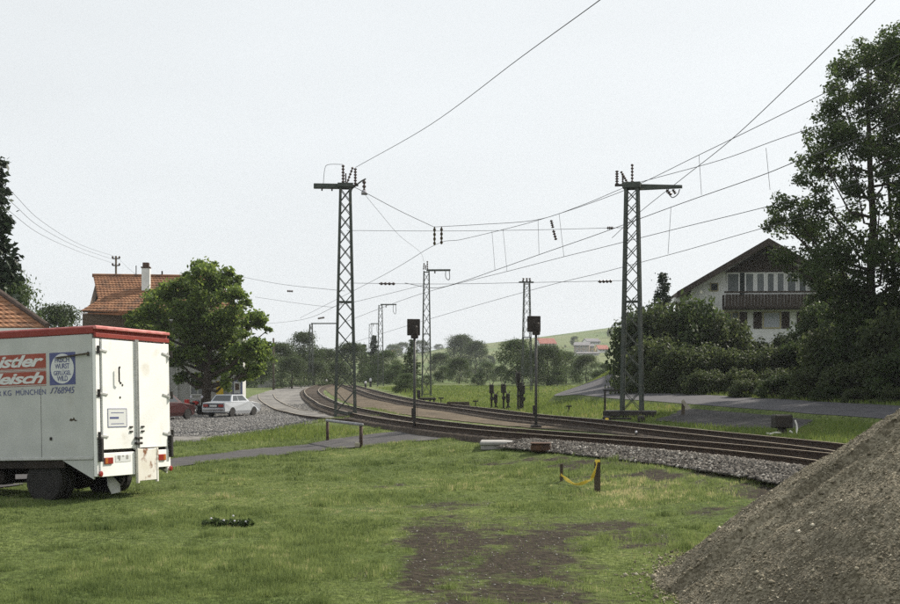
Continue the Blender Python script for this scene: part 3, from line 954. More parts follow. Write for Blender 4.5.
PROTO = {
    'b1': proto_broad(101, 14000, 'leaf_dark'), 'b2': proto_broad(102, 14000, 'leaf_mid', width=.42, low=.12), 'b3': proto_broad(103, 13000, 'leaf_dark', width=.3, low=.1),
    'b4': proto_broad(104, 15000, 'leaf_mid', width=.47, low=.03, nl=110, round_=0), 'b5': proto_broad(105, 12000, 'leaf_pale', width=.34, low=.15),
    'b6': proto_broad(106, 15000, 'leaf_dark', width=.47, low=.03, nl=110, round_=0),
    's1': proto_bush(111, 7000, 'leaf_bank'), 's2': proto_bush(112, 7000, 'leaf_dark'), 's3': proto_bush(113, 6000, 'leaf_mid'), 's4': proto_bush(114, 6500, 'leaf_bank'),
    'c1': proto_conifer(121, 9000), 'c2': proto_conifer(122, 9000, width=.26, low=.1), 'c3': proto_conifer(123, 8000, width=.3, low=.12, lm='leaf_mid', leaf=.034),
    'f1': proto_broad(131, 2600, 'leaf_dark', leaf=.06, width=.45, low=.05), 'f2': proto_broad(132, 2200, 'leaf_mid', leaf=.06, width=.4, low=.05),
}
def plant(kind, px, py_base, py_top, wscale, label, D=None, group=None, name=None, sink=.15, cat=None):
    """a tree or bush on the ground below pixel column px; its top at py_top"""
    if D is None:
        b = G(px, py_base); D = b.y
    x = (px - CX) / F * D
    z = hz(x, D)
    top = CZ + (HY - py_top) / F * D
    h = max(top - z, .6)
    bush = kind[0] == 's'
    if bush: h *= random.uniform(.92, 1.03)
    nm = name or {'b': 'broadleaf_tree', 's': 'bush', 'c': 'conifer_tree', 'f': 'far_tree'}[kind[0]]
    root = thing(nm, label, cat or ('bush' if bush else 'tree'), (x, D, z - .02), random.uniform(0, 6.28), group)
    cm, tm = PROTO[kind]
    for n_, me_ in (('crown', cm), ('trunk', tm)):
        o = obj(n_, me_, root)
        o.scale = (h * wscale, h * wscale, h)
    return root

# ------------------------------------------------------------------ lattice masts and overhead line
BARM = {}
def unit_bar(m):
    if m not in BARM:
        BARM[m] = MB().box(-.5, .5, -.5, .5, 0, 1).mesh('brace', m)
    return BARM[m]
def bar_obj(name, p, q, wdt, thk, m, parent):
    p, q = Vector(p), Vector(q)
    o = obj(name, unit_bar(m), parent)
    d = q - p
    o.location = p
    o.rotation_euler = d.to_track_quat('Z', 'Y').to_euler()
    o.scale = (wdt, thk, d.length)
    return o

def insul(mb, p, q, r=.06, n=6, mi=0):
    p, q = Vector(p), Vector(q)
    pts, rs = [], []
    m = 4 * n
    for i in range(m + 1):
        pts.append(p.lerp(q, i / m)); rs.append(r * (.45 if i % 4 in (0, 1) else 1.0))
    mb.tube(pts, rs, 8, mi=mi)

def lattice(root, h, wb, wt, panels, m='mast_steel', leg=.12, brace=.05, separate=True):
    def cor(i, z):
        t = z / h
        s = (wb + (wt - wb) * t) / 2
        return Vector((s * (1 if i in (0, 3) else -1), s * (1 if i in (0, 1) else -1), z))
    for i in range(4):
        mb = MB(); mb.bar(cor(i, -.3), cor(i, h), leg, leg)
        mb.build('leg', m, root)
    zs = [0.25]
    ratio = []
    tot = 0
    for k in range(panels): ratio.append(1.0 - .45 * k / panels); tot += ratio[-1]
    for k in range(panels): zs.append(zs[-1] + (h - .4) * ratio[k] / tot)
    joint = MB()
    for k in range(panels):
        for i in range(4):
            j = (i + 1) % 4
            for a, b in ((i, j), (j, i)):
                p, q = cor(a, zs[k]), cor(b, zs[k + 1])
                if separate: bar_obj('brace', p, q, brace, brace * .6, m, root)
                else: joint.bar(p, q, brace, brace * .6)
    if not separate:
        tag(joint.build('bracing', m, root), kind='stuff')
    for z in (zs[0], h * .5, h - .1):
        rg = MB()
        for i in range(4): rg.bar(cor(i, z), cor((i + 1) % 4, z), brace * 1.3)
        rg.build('ring', m, root)
    return cor

# near left mast
DL, DR = 58.0, 51.0
xl, xr = (345.3 - CX) / F * DL, (632 - CX) / F * DR
def pxm(d): return d / F
zl, zr = hz(xl, DL), hz(xr, DR)
hl = CZ + (HY - 186) / F * DL - zl
hr = CZ + (HY - 186) / F * DR - zr
mL = thing('catenary_mast', 'tall green lattice mast with box arm to the left, behind the grey barrier', 'mast', (xl, DL, zl), math.radians(6), 'tall lattice masts of the overhead line')
lattice(mL, hl, .92, .44, 13)
k = DL / F
MB().box(-.36, .36, -.36, .36, hl - .08, hl + .1).build('head_plate', 'mast_steel', mL)
MB().bbox(-31.5 * k, -.2, -.12, .12, hl - .14, hl + .09, .02).build('cross_arm', 'mast_steel', mL)
for q in (-24, -14):
    MB().box(q * k, (q + 1.5) * k, -.16, .16, hl - .22, hl - .1).build('arm_clamp', 'dark_steel', mL)
b_ = MB(); b_.bar((.2, 0, hl + .03), (13 * k, 0, hl + .03), .07); b_.build('bracket', 'dark_steel', mL)
b_ = MB(); b_.tube(crom([(5.5 * k, 0, hl - 29 * k), (5.6 * k, 0, hl - 6 * k), (10 * k, 0, hl + .0), (16 * k, 0, hl + 5 * k), (20.5 * k, 0, hl + 7.5 * k)], 5), .035, 6); b_.build('bent_tube', 'mast_steel', mL)
for (p, q, r_) in (((-2.2 * k, 0, hl + .1), (-2.2 * k, 0, hl + 21 * k), .075), ((1.2 * k, 0, hl + .05), (7.5 * k, 0, hl + 19 * k), .06), ((10 * k, 0, hl + 1 * k), (10 * k, 0, hl + 18 * k), .075), ((.4 * k, .1, hl + .1), (.4 * k, .1, hl + 13 * k), .05)):
    mb = MB(); insul(mb, p, q, r_); mb.build('insulator', 'insulator', mL)
mb = MB(); insul(mb, (18.8 * k, 0, hl + 6.5 * k), (18.8 * k, 0, hl - 6 * k), .09, 3); mb.build('insulator', 'insulator', mL)
MB().lathe([(.10, 0), (.14, .05), (.12, .14), (.05, .2)], (18.8 * k, 0, hl - 7.8 * k), 10).build('insulator_cap', 'porcelain', mL)
mb = MB(); mb.bar((16 * k, 0, hl - 8 * k), (22 * k, 0, hl - 8 * k), .06); mb.build('clamp', 'dark_steel', mL)
mb = MB(); mb.tube(crom([(-22 * k, 0, hl), (-20.5 * k, 0, hl + 16 * k), (-17 * k, 0, hl + 21 * k), (-2.2 * k, 0, hl + 21.5 * k)], 6), .011, 4); mb.build('jumper', 'wire', mL)
MB().bar((-.28, -.3, 2.05), (.28, -.3, 2.05), .08, .05).build('warning_rail', 'mast_steel', mL)

mR = thing('catenary_mast', 'tall green lattice mast with long arm to the right, beside the grass bank', 'mast', (xr, DR, zr), math.radians(-14), 'tall lattice masts of the overhead line')
lattice(mR, hr, .80, .46, 13)
k = DR / F
MB().box(-.36, .36, -.36, .36, hr - .1, hr + .12).build('head_plate', 'mast_steel', mR)
cw = math.cos(math.radians(14))
mb = MB(); mb.prism([(.2, hr - .18), (.2, hr + .06), (48 * k / cw, hr - .05), (48 * k / cw, hr - .16)], 'y', -.1, .1); mb.build('cross_arm', 'mast_steel', mR)
mb = MB(); mb.bar((-17 * k, 0, hr + .05), (-.2, 0, hr + .05), .09); mb.build('bracket', 'dark_steel', mR)
for (p, q, r_) in (((.2 * k, 0, hr + .1), (.2 * k, 0, hr + 22 * k), .06), ((-15 * k, 0, hr + .05), (-15 * k, 0, hr + 16 * k), .075), ((-4 * k, 0, hr + .1), (-11 * k, 0, hr + 15 * k), .06), ((-9.5 * k, .1, hr + .1), (-9.5 * k, .1, hr + 13 * k), .05)):
    mb = MB(); insul(mb, p, q, r_); mb.build('insulator', 'insulator', mR)
for a, b in (((34 * k, 0, hr - .2), (39 * k, 0, hr - .42)), ((40 * k, 0, hr - .2), (43 * k, 0, hr - .38))):
    mb = MB(); insul(mb, a, b, .07, 3); mb.build('insulator', 'insulator', mR)
mb = MB(); mb.tube(crom([(34 * k, 0, hr - .3), (36 * k, 0, hr - 9 * k), (40 * k, 0, hr - 13 * k), (45 * k, 0, hr - 10 * k), (47 * k, 0, hr - .2)], 5), .02, 5); mb.build('jumper', 'wire', mR)
MB().bbox(-1.1, .95, -.75, .6, .05, .28, .03).build('footing', 'dark_steel', mR)
fr_ = MB(); fr_.bar((-27 * k, 0, 0), (-27 * k, 0, 27 * k), .07); fr_.bar((-29 * k, 0, 27 * k), (-8 * k, 0, 27 * k), .07); fr_.build('wire_guide_frame', 'dark_steel', mR)

def far_mast(px, py_top, D, arm, w_, label, panels=10, loop=True, head=True, h_top=0):
    x = (px - CX) / F * D; z = hz(x, D)
    h = CZ + (HY - py_top) / F * D - z
    o = thing('catenary_mast', label, 'mast', (x, D, z), math.radians(random.uniform(-10, 10)), 'slender lattice masts farther along the line')
    lattice(o, h, w_ * 1.5, w_ * .85, panels, leg=.075, brace=.04, separate=False)
    kk = D / F
    if arm:
        MB().bbox(min(0, arm * kk), max(0, arm * kk), -.06, .06, h - .02, h + .14, .01).build('cross_arm', 'mast_steel', o)
        if loop:
            mb = MB(); e = arm * kk
            mb.tube(crom([(e * .95, 0, h), (e * .97, 0, h - 7 * kk), (e * .9, 0, h - 9 * kk), (e * .8, 0, h - 6 * kk), (e * .8, 0, h)], 4), .03, 4); mb.build('loop', 'wire', o)
            mb = MB(); insul(mb, (e * .35, 0, h), (e * .35, 0, h - 2.5 * kk), .08, 2); mb.build('insulator', 'insulator', o)
    if head:
        for q, t in ((-3, 8), (1, 10), (-1, 6)):
            mb = MB(); insul(mb, (q * kk, 0, h + .1), (q * kk * .8, 0, h + t * kk), .07, 4); mb.build('insulator', 'insulator', o)
    return o
far_mast(426.5, 271, 104, 24, .5, 'lattice mast with short arm rising behind the left brown signal')
far_mast(380.5, 305, 160, 16, .5, 'slim lattice mast beyond the tracks, left of the conifer', 9, head=False)
far_mast(370.5, 324, 215, 8, .5, 'farthest and smallest lattice mast above the spruces', 8, head=False)
far_mast(311, 324, 170, 27, .4, 'thin lattice mast with long arm above the trees left of the tall left mast', 8, loop=False, head=False)
o = far_mast(526.8, 283, 122, 0, .62, 'lattice mast with small flat head behind the right brown signal', 11, head=False)
kk = 122 / F; h_ = CZ + (HY - 283) / F * 122 - hz((526.8 - CX) / F * 122, 122)
MB().bbox(-8 * kk, 7 * kk, -.1, .1, h_, h_ + .15, .02).build('cross_arm', 'mast_steel', o)
for q in (-4, 0, 3.5):
    mb = MB(); insul(mb, (q * kk, 0, h_ + .1), (q * kk * .8, 0, h_ + 5 * kk), .12, 2); mb.build('insulator', 'insulator', o)
o = far_mast(210.5, 275, 101, 0, .4, 'mast head with insulators poking out above the round maple', 9)

def pole(name, px, py_base, py_top, D, r_, label, m='old_wood', cat='pole'):
    x = (px - CX) / F * D; z = hz(x, D); h = CZ + (HY - py_top) / F * D - z
    o = thing(name, label, cat, (x, D, z))
    MB().tube([(0, 0, -.3), (0, 0, h)], [r_, r_ * .8], 8).build('post', m, o, True)
    return o, h
o, h = pole('wooden_pole', 273.5, 380, 338, 150, .13, 'plain dark wooden pole standing by the white concrete block')
o, h = pole('utility_pole', 116, 380, 256, 112, .11, 'utility pole with two short crossbars behind the tiled station roof', cat='utility pole')
kk = 112 / F
for z in (2.5, 9.5):
    MB().bar((-3.6 * kk, 0, h - z * kk), (3.6 * kk, 0, h - z * kk), .1).build('crossbar', 'dark_steel', o)
    for q in (-3.4, 3.4):
        MB().lathe([(.05, 0), (.09, .05), (.09, .16), (.04, .22)], (q * kk, 0, h - z * kk), 8).build('insulator', 'insulator', o)

def W3(px, py, d):
    return P(px, py, d * float(np.interp(px, [345, 632], [58 / 60, 51 / 56.5])))
def wire(label, pts, r_=.016, kids=(), ins=(), name='overhead_wire', group='wires of the overhead line', n=8):
    c = crom([W3(*p) for p in pts], n)
    b = c[0]
    o = MB().tube([p - b for p in c], r_ * .72, 5).build(name, 'wire')
    o.location = b
    tag(o, label, 'wire', group)
    for a, q in kids:
        MB().tube([W3(*a) - b, W3(*q) - b], .008, 4).build('dropper', 'wire', o)
    for a, q in ins:
        mb = MB(); insul(mb, W3(*a) - b, W3(*q) - b, .07, 4); mb.build('insulator', 'insulator', o)
    return o
wire('wire rising from the left mast head to the top edge of the picture', [(355.5, 167.5, 60), (430, 125, 50), (520, 58, 38), (600, 0, 30), (690, -68, 24)])
wire('steep wire climbing to the upper right corner left of the tall tree', [(612, 238, 60), (640, 212, 56), (683, 178, 49), (732, 139, 42), (800, 75, 34), (875, 0, 27), (930, -58, 23)])
wire('topmost of the sloping wires passing the right mast head', [(300, 318, 130), (380, 277, 80), (435, 245, 70), (464, 239, 67), (539, 220, 61), (623, 191, 57), (699, 155, 50), (815, 98, 42), (930, 38, 36)], .017,
     kids=[((492, 231.5, 65), (495, 270, 65)), ((503, 229, 64), (507, 271.5, 64)), ((699, 155, 50), (701.5, 195, 50))],
     ins=[((434.5, 227, 66), (434.5, 245, 69)), ((441.5, 227, 66), (441.5, 244, 68))])
wire('wire sagging from the left mast to the twin hanging insulators', [(352, 186, 60), (366, 193, 60), (400, 211, 62), (434, 227, 66)], .019)
wire('nearly level wire from the twin insulators past the right mast', [(434, 227, 66), (480, 224.5, 63), (536, 220, 60), (580, 206, 58), (621, 189, 57), (641, 182, 56), (721, 160, 50), (788, 136, 46), (930, 90, 39)], .017,
     kids=[((538, 219, 60), (539, 254, 60)), ((559, 213, 59), (564, 257, 59))], ins=[((551, 220, 59), (553, 228, 59)), ((553.3, 230, 59), (556, 240, 59))])
wire('wire passing midway up the right mast with hanging droppers', [(345, 322, 100), (400, 301, 82), (443, 287.5, 71), (509, 271, 65), (565, 256.5, 61), (600, 248, 58), (680, 228, 52), (760, 208.5, 47), (930, 165, 39)], .017)
wire('double contact wire crossing behind the right mast below its long arm', [(405, 283, 72), (435, 288, 69), (464, 281, 66), (496, 270, 63), (544, 253, 60), (600, 233.5, 58), (680, 204, 52), (760, 176, 47), (803, 159, 45), (930, 112, 39)], .02,
     kids=[((766, 148, 47), (770, 190, 47))])
wire('lowest sloping wire running toward the chalet roof', [(345, 345, 110), (433, 318, 80), (541, 287.5, 64), (600, 273, 58), (683, 251, 51), (760, 229, 46), (930, 183, 38)], .015, kids=[((671, 207, 52), (668, 254, 52))])
wire('upper cross wire stretched level between the two tall masts', [(347, 230.5, 60), (440, 231, 59), (530, 230, 58), (628, 227.5, 56.5)], .013, ins=[((607, 228, 57), (613, 228, 57))])
wire('lower cross wire with ribbed insulators between the two tall masts', [(345, 283, 60), (440, 284, 59), (530, 282.5, 58), (628, 280.5, 56.5)], .013, ins=[((379, 283.6, 60), (395, 283.8, 60)), ((598, 281.6, 57), (612, 281.2, 57))])
wire('thin wire curving down from the left mast to the mast behind', [(362, 191, 60), (380, 213, 66), (400, 236, 78), (420, 252, 95), (424, 262, 104)], .012)
wire('faint wire reaching from the maple to the left mast', [(228, 274, 95), (280, 284, 78), (345, 291, 60)], .014, ins=[((287, 291, 76), (293, 291.3, 76))])
wire('faint lower wire left of the left mast with a dark insulator', [(250, 325, 150), (300, 320, 100), (345, 302, 60)], .016, ins=[((318, 318.5, 90), (324, 317.5, 88))])
wire('faint wire crossing low behind the left mast', [(255, 297, 105), (320, 306, 82), (345, 304, 70), (428, 284, 70)], .014)
for i, (a, b, t) in enumerate(((186, 256.5, 'top'), (197, 260, 'middle'), (208, 264, 'bottom'))):
    wire(t + ' of the three thin wires sloping to the utility pole at left', [(-60, a - 45 , 45), (5, a, 52), (40, a + 34 - i * 4, 66), (80, b - 12, 88), (115, b, 112)], .013, group='wires to the utility pole')
wire('short thin wire between the utility pole and the chimney', [(118, 258, 112), (128, 268, 100), (137, 275, 89)], .012)

# ------------------------------------------------------------------ signals and small railway things
def signal(px, py, py_top, x0, x1, ybox, label, box_low=None):
    b = G(px, py)
    k = b.y / F
    o = thing('light_signal', label, 'signal', b, math.radians(8), 'brown light signals seen from behind')
    h = (py - py_top) * k
    hb = (py - ybox) * k
    MB().tube([(0, 0, -.2), (0, 0, hb + .1)], [1.45 * k, 1.25 * k], 10).build('pole', 'signal_pole', o, True)
    MB().bbox((x0 - px) * k, (x1 - px) * k, -.05, .0, hb, h, .015).build('screen', 'signal_brown', o)
    mb = MB(); mb.lathe([(2.2 * k, 0), (2.2 * k, .25), (1.3 * k, .3)], ((.5) * k, -.16, hb + .05), 10); mb.build('lamp_housing', 'signal_brown', o)
    MB().bbox(-3.4 * k, 3.4 * k, -.17, .12, hb - 3 * k, hb + .03, .02).build('junction_box', 'signal_brown', o)
    MB().bbox(-.18, .18, -.18, .18, -.1, .12, .03).build('base_plate', 'dark_steel', o)
    mb = MB(); mb.box(-2.6 * k, -1.2 * k, .0, .16, .5, .5 + 9 * k); mb.build('relay_box', 'signal_brown', o)
    ld = MB()
    for s in (-.1, .1): ld.bar((1.6 * k + s * .5, .05, .3), (1.6 * k + s * .5, .05, hb), .012)
    ld.build('cable_pipe', 'dark_steel', o)
    return o
signal(414.5, 431, 319, 407, 420, 335.5, 'brown square signal screen on a grey pole left of centre, by the path')
signal(536, 428, 316, 527, 540.5, 332, 'brown square signal screen on a dark pole between the tracks right of centre')

def tensioner(px, py, tops, label):
    b = G(px, py)
    k = b.y / F
    o = thing('wire_tensioner', label, 'wire tensioner', b, math.radians(random.uniform(-8, 8)), 'rusty wire tensioners in the grass beyond the tracks')
    for dx, t, bw in tops:
        h = (py - t) * k
        MB().bbox((dx - .9) * k, (dx + .9) * k, -.06, .06, -.2, h - 6 * k, .01).build('post', 'dark_steel', o)
        MB().bbox((dx - bw / 2) * k, (dx + bw / 2) * k, -.16, .16, h - 9 * k, h, .03).build('weight_box', 'dark_steel', o)
        for s in (-1, 1):
            MB().bar(((dx + s * .8) * k, 0, h - .02), ((dx + s * 2.1) * k, .05, h + 2.6 * k), .035).build('prong', 'dark_steel', o)
        MB().lathe([(2.2 * k, -.04), (2.2 * k, .04)], (dx * k + .02, -.1, h - 14 * k), 10, 'y').build('pulley', 'dark_steel', o)
    MB().bbox(-3.5 * k, 5 * k, -.22, .22, -.1, .1, .02).build('foot', 'dark_steel', o)
    return o
tensioner(493.5, 409.5, [(-2, 384.5, 4.4), (2.2, 394, 3.6)], 'left of the three rusty wire tensioners beyond the tracks')
tensioner(505.5, 409.5, [(-2, 384, 5), (2.5, 393.5, 3.6)], 'middle of the three rusty wire tensioners beyond the tracks')
tensioner(520, 410.5, [(-2, 372.5, 4.6), (2.6, 385, 4), (.4, 382, 3.4)], 'tallest, right-hand wire tensioner beside the right signal')

def tmarker(px, py, label):
    b = G(px, py); k = b.y / F
    o = thing('point_marker', label, 'marker', b, 0, 'small T shaped markers in the grass')
    MB().bar((0, 0, -.1), (0, 0, 6 * k), .07).build('post', 'dark_steel', o)
    MB().bbox(-2.8 * k, 2.8 * k, -.05, .05, 5.2 * k, 6.6 * k, .01).build('crossbar', 'dark_steel', o)
tmarker(441, 404, 'small T shaped marker left of the low timber stack')
tmarker(475.5, 407, 'small T shaped marker right of the low timber stack')
tmarker(569, 412, 'small T shaped marker in the grass left of the right mast')

b = G(458, 408); k = b.y / F
o = thing('timber_stack', 'low dark stack of old timbers in the grass beside the far track', 'timber stack', b, math.radians(-4))
for i, (x0, x1, z0, y0) in enumerate(((-11, 12, 0, -.2), (-11.5, 12.3, 0, .1), (-11, 11.5, .2, -.05))):
    MB().bbox(x0 * k, x1 * k, y0 - .12, y0 + .12, z0 - .05, z0 + .19, .015).build('timber', 'old_wood', o)

b = G(426, 402); k = b.y / F
o = thing('signal_gear', 'dark low switch gear box at the foot of the mast behind the left signal', 'switch gear', b)
MB().bbox(-8 * k, 10 * k, -.25, .25, .15, 4.5 * k, .04).build('cover', 'dark_steel', o)
for q in (-6, -2, 4, 8):
    MB().bar((q * k, 0, -.1), (q * k, 0, .3), .12).build('leg', 'dark_steel', o)
MB().bbox(-9 * k, -5.5 * k, -.2, .2, 4.5 * k, 12 * k, .04).build('housing', 'dark_steel', o)

b = G(620, 421); k = b.y / F
o = thing('point_machine', 'dark low point machine and rods at the foot of the right mast', 'point machine', b + Vector((0, -.9, 0)), math.radians(-8))
MB().bbox(-20 * k, -12 * k, -.3, .25, 0, 5.5 * k, .05).build('motor_box', 'dark_steel', o)
MB().bbox(-17.5 * k, -14 * k, -.31, -.26, .8 * k, 4 * k, .01).build('yellow_plate', 'tape', o)
MB().bbox(-12 * k, 8 * k, -.1, .1, 2.4 * k, 4.2 * k, .02).build('rod_channel', 'dark_steel', o)
MB().bbox(14 * k, 21 * k, -.25, .25, 0, 6 * k, .05).build('cover', 'dark_steel', o)

def stub(px, py, hpx, label, m='porcelain'):
    b = G(px, py); k = b.y / F
    o = thing('marker_stub', label, 'marker', b, 0, 'short white marker stubs')
    MB().lathe([(1.1 * k, -.1), (1.0 * k, hpx * k * .7), (.5 * k, hpx * k * .75)], n=8).build('post', 'dark_steel', o)
    MB().lathe([(.9 * k, 0), (1.3 * k, .3 * hpx * k), (.5 * k, .45 * hpx * k)], (0, 0, hpx * k * .6), 8).build('cap', m, o)
stub(636.2, 437, 6, 'small white topped stub between the two near tracks')
stub(326, 386, 6.5, 'white distance post left of the tall left mast far down the line')
stub(365.5, 388, 6.5, 'left of two white posts beside the far curve')
stub(370.5, 387, 8.5, 'right of two white posts beside the far curve')

b = G(782, 434.5); k = b.y / F
o = thing('cable_cabinet', 'dark box on a stub foot beside the far track with a white hose', 'cable cabinet', b, math.radians(6))
MB().bbox(-9 * k, 9 * k, -.2, .22, 6.5 * k, 20 * k, .03).build('box', 'dark_steel', o)
MB().bbox(-3.5 * k, 3.5 * k, -.12, .12, -.15, 6.6 * k, .02).build('foot', 'dark_steel', o)
MB().bbox(-8 * k, 8 * k, -.225, -.2, 7.5 * k, 19 * k, .008).build('door', 'signal_brown', o)
MB().tube(crom([(5 * k, -.22, 4 * k), (9 * k, -.24, 1.2 * k), (12.5 * k, -.2, 2 * k), (14 * k, -.1, 8 * k), (13.5 * k, 0, 14 * k)], 5), .035, 6).build('hose', 'hose', o, True)
MB().tube(crom([(-4 * k, -.2, .05), (-10 * k, -.3, 2.2 * k), (-15 * k, -.25, .8 * k), (-19 * k, -.3, 1.6 * k)], 5), .04, 6).build('hose', 'hose', o, True)

b = G(683, 415); k = b.y / F
o = thing('wooden_post', 'short leaning wooden post with two pale boards on the grass bank', 'post', b)
MB().bar((-.2 * k, 0, -.2), (.3 * k, 0, 13 * k), .12).build('post', 'old_wood', o)
for a, q in (((-1 * k, -.08, 13.5 * k), (6 * k, -.05, 6.5 * k)), ((-1.2 * k, -.09, 15 * k), (5 * k, -.12, 6 * k))):
    MB().bar(a, q, .03, .13).build('board', 'pale_wood', o)

# barrier by the path
a, b = G(327.5, 441), G(361, 447.5)
o = thing('barrier_rail', 'low grey pipe barrier on two rusty posts beside the path', 'barrier', a)
d = b - a
ka, kb = a.y / F, b.y / F
MB().tube([(0, 0, -.2), (0, 0, 19.5 * ka)], .055, 8).build('post', 'barrier_post', o, True)
MB().tube([(d.x, d.y, d.z - .2), (d.x, d.y, d.z + 22.5 * kb)], .06, 8).build('post', 'barrier_post', o, True)
u = d.normalized() * .16
MB().tube([Vector((0, 0, 20.5 * ka)) - u, Vector((d.x, d.y, d.z + 23 * kb)) + u], .05, 8).build('rail', 'barrier_grey', o, True)
MB().bbox(d.x - .2, d.x - .03, d.y - .12, d.y + .05, d.z, d.z + .18, .03).build('footing', 'pale_wood', o)

# two stakes and a sagging tape
a, b = G(597.2, 492), G(561.5, 481.5)
ka, kb = a.y / F, b.y / F
o1 = thing('wooden_stake', 'thicker grey wooden stake holding the right end of the yellow tape', 'stake', a, .3)
MB().prism([(-.055, -.04), (.05, -.05), (.06, .04), (-.045, .05)], 'z', -.2, 30.5 * ka).build('post', 'old_wood', o1)
o2 = thing('wooden_stake', 'thin dark stake at the left end of the yellow tape', 'stake', b, .1)
MB().prism([(-.03, -.03), (.03, -.03), (.035, .03), (-.03, .03)], 'z', -.2, 17.5 * kb).build('post', 'old_wood', o2)
pts = crom([P(595.5, 461, a.y - .02), P(596.6, 464.5, a.y - .1), P(592, 478, a.y - .0), P(588, 481, a.y + .4), P(576, 484.3, (a.y + b.y) / 2), P(566, 479, b.y - .4), P(562, 475.5, b.y - .09), P(560, 474.8, b.y + .02)], 6)
tb = MB()
rr = random.Random(3)
for i, (p, q) in enumerate(zip(pts, pts[1:])):
    dd = (q - p).normalized()
    for_up = Vector((.3 * math.sin(i * .5), -.5, .8)).normalized()
    tb.bar(p - dd * .004, q + dd * .004, .006, .055 + .015 * math.sin(i * .7), up=for_up)
tb.bar(P(595, 460.8, a.y - .1), P(600, 460.9, a.y - .08), .01, .05)
o = tb.build('barrier_tape', 'tape'); tag(o, 'yellow tape sagging between the two wooden stakes on the lawn', 'tape')

# slab and rusty plate by the crossing
b = G(498, 442, .16); b.z += .10; k = b.y / F
o = thing('concrete_slab', 'pale concrete slab lying on the ballast at the end of the path', 'slab', b, math.radians(-3))
MB().bbox(-18 * k, 18 * k, -.45, .7, -.02, 3.2 * k, .03).build('slab_top', 'concrete', o)
MB().bbox(-17 * k, 19 * k, -.40, .6, -.15, -.01, .02).build('slab_base', 'concrete', o)
b = G(541, 447, .16); b.z += .10; k = b.y / F
o = thing('rusty_box', 'low rusty brown box on the ballast right of the concrete slab', 'box', b, math.radians(-6))
MB().bbox(-10 * k, 9.5 * k, -.25, .35, -.05, 5.6 * k, .04).build('body', 'rust_plate', o)
MB().bbox(-10.5 * k, 10 * k, -.28, .38, 5.6 * k, 6.6 * k, .02).build('lid', 'rust_plate', o)

b = G(270, 387.5); k = b.y / F
o = thing('concrete_block', 'pale concrete block in the grass beside the siding', 'concrete block', b, math.radians(12))
mb = MB(); mb.prism([(-5.5 * k, -.1), (6 * k, -.1), (6 * k, 8.6 * k), (1.5 * k, 8.6 * k), (-5.5 * k, 5 * k)], 'y', -.5, 1.0); mb.build('block', 'concrete', o)
MB().bbox(-12 * k, -5 * k, -.6, .5, -.1, 3 * k, .06).build('ramp_stone', 'concrete', o)

# ------------------------------------------------------------------ trees and bushes
def lobes_px(lst, D, spread, seed):
    r = random.Random(seed)
    return [(P(x, y, D + r.uniform(-spread, spread)), rad * D / F) for x, y, rad in lst]
D = 55.0
LB = [(872, 52, 24), (850, 70, 20), (890, 72, 26), (838, 92, 18), (866, 100, 26), (832, 122, 22), (892, 112, 26), (815, 150, 18), (846, 140, 24), (872, 150, 22), (828, 172, 20), (856, 182, 18), (892, 160, 24),
      (806, 176, 12), (790, 210, 18), (776, 218, 12), (815, 208, 20), (842, 222, 22), (800, 240, 22), (830, 250, 24), (858, 258, 22), (786, 262, 14), (815, 272, 20), (850, 285, 26), (886, 240, 18), (890, 275, 26), (880, 205, 10),
      (868, 305, 20), (842, 312, 16), (895, 305, 20), (818, 296, 12), (880, 330, 18), (915, 325, 20), (925, 80, 28), (935, 130, 30), (925, 190, 28), (940, 240, 30), (955, 110, 22), (930, 285, 30), (912, 45, 20)]
base = Vector(((876 - CX) / F * D, D, 0)); base.z = hz(base.x, base.y)
make_crown_tree('broadleaf_tree', 'very tall loose crowned tree at the right edge above the chalet', base, lobes_px(LB, D, 2.3, 1), P(868, 55, D), .26, 60000, .16, 'leaf_ash', 201, shell=.2)
base = Vector(((897 - CX) / F * 57, 57, 0)); base.z = hz(base.x, base.y)
make_crown_tree('broadleaf_tree', 'second slender trunk and crown partly cut off by the right edge', base, lobes_px([(905, 130, 20), (915, 100, 24), (900, 175, 14), (910, 210, 20), (898, 60, 18)], 57, 1.5, 2), P(888, 110, 57), .16, 14000, .15, 'leaf_ash', 202, shell=.3)
D = 79.0
LB = [(203, 280, 15), (186, 285, 14), (222, 282, 13), (171, 298, 16), (205, 303, 21), (233, 298, 14), (155, 316, 15), (140, 326, 11), (184, 320, 21), (216, 324, 22), (247, 318, 13), (259, 321, 7), (160, 340, 12), (194, 348, 19), (228, 344, 19), (252, 344, 14), (262, 356, 9), (266, 345, 6), (178, 360, 13), (212, 366, 15), (240, 368, 13), (256, 370, 8), (200, 380, 9), (182, 378, 8), (133, 318, 7), (226, 382, 7), (212, 268, 6), (237, 281, 6), (196, 270, 5), (243, 304, 6), (165, 288, 6), (147, 308, 6), (268, 330, 4), (128, 326, 4), (230, 272, 4)]
base = Vector(((208 - CX) / F * D, D, 0)); base.z = hz(base.x, base.y)
make_crown_tree('broadleaf_tree', 'round bright green maple standing over the parked cars', base, lobes_px(LB, D, 2.6, 3), P(206, 300, D), .36, 27000, .29, 'leaf_maple', 203, shell=.15)
D = 74.0
base = Vector(((826 - CX) / F * D, D, 0)); base.z = hz(base.x, base.y)
make_crown_tree('broadleaf_tree', 'small pale leaved tree in front of the chalet balcony', base, lobes_px([(822, 278, 9), (832, 288, 11), (815, 270, 7), (840, 275, 9), (828, 300, 10), (838, 310, 9), (812, 318, 6)], D, .8, 4), P(826, 285, D), .11, 3200, .22, 'leaf_pale', 204)

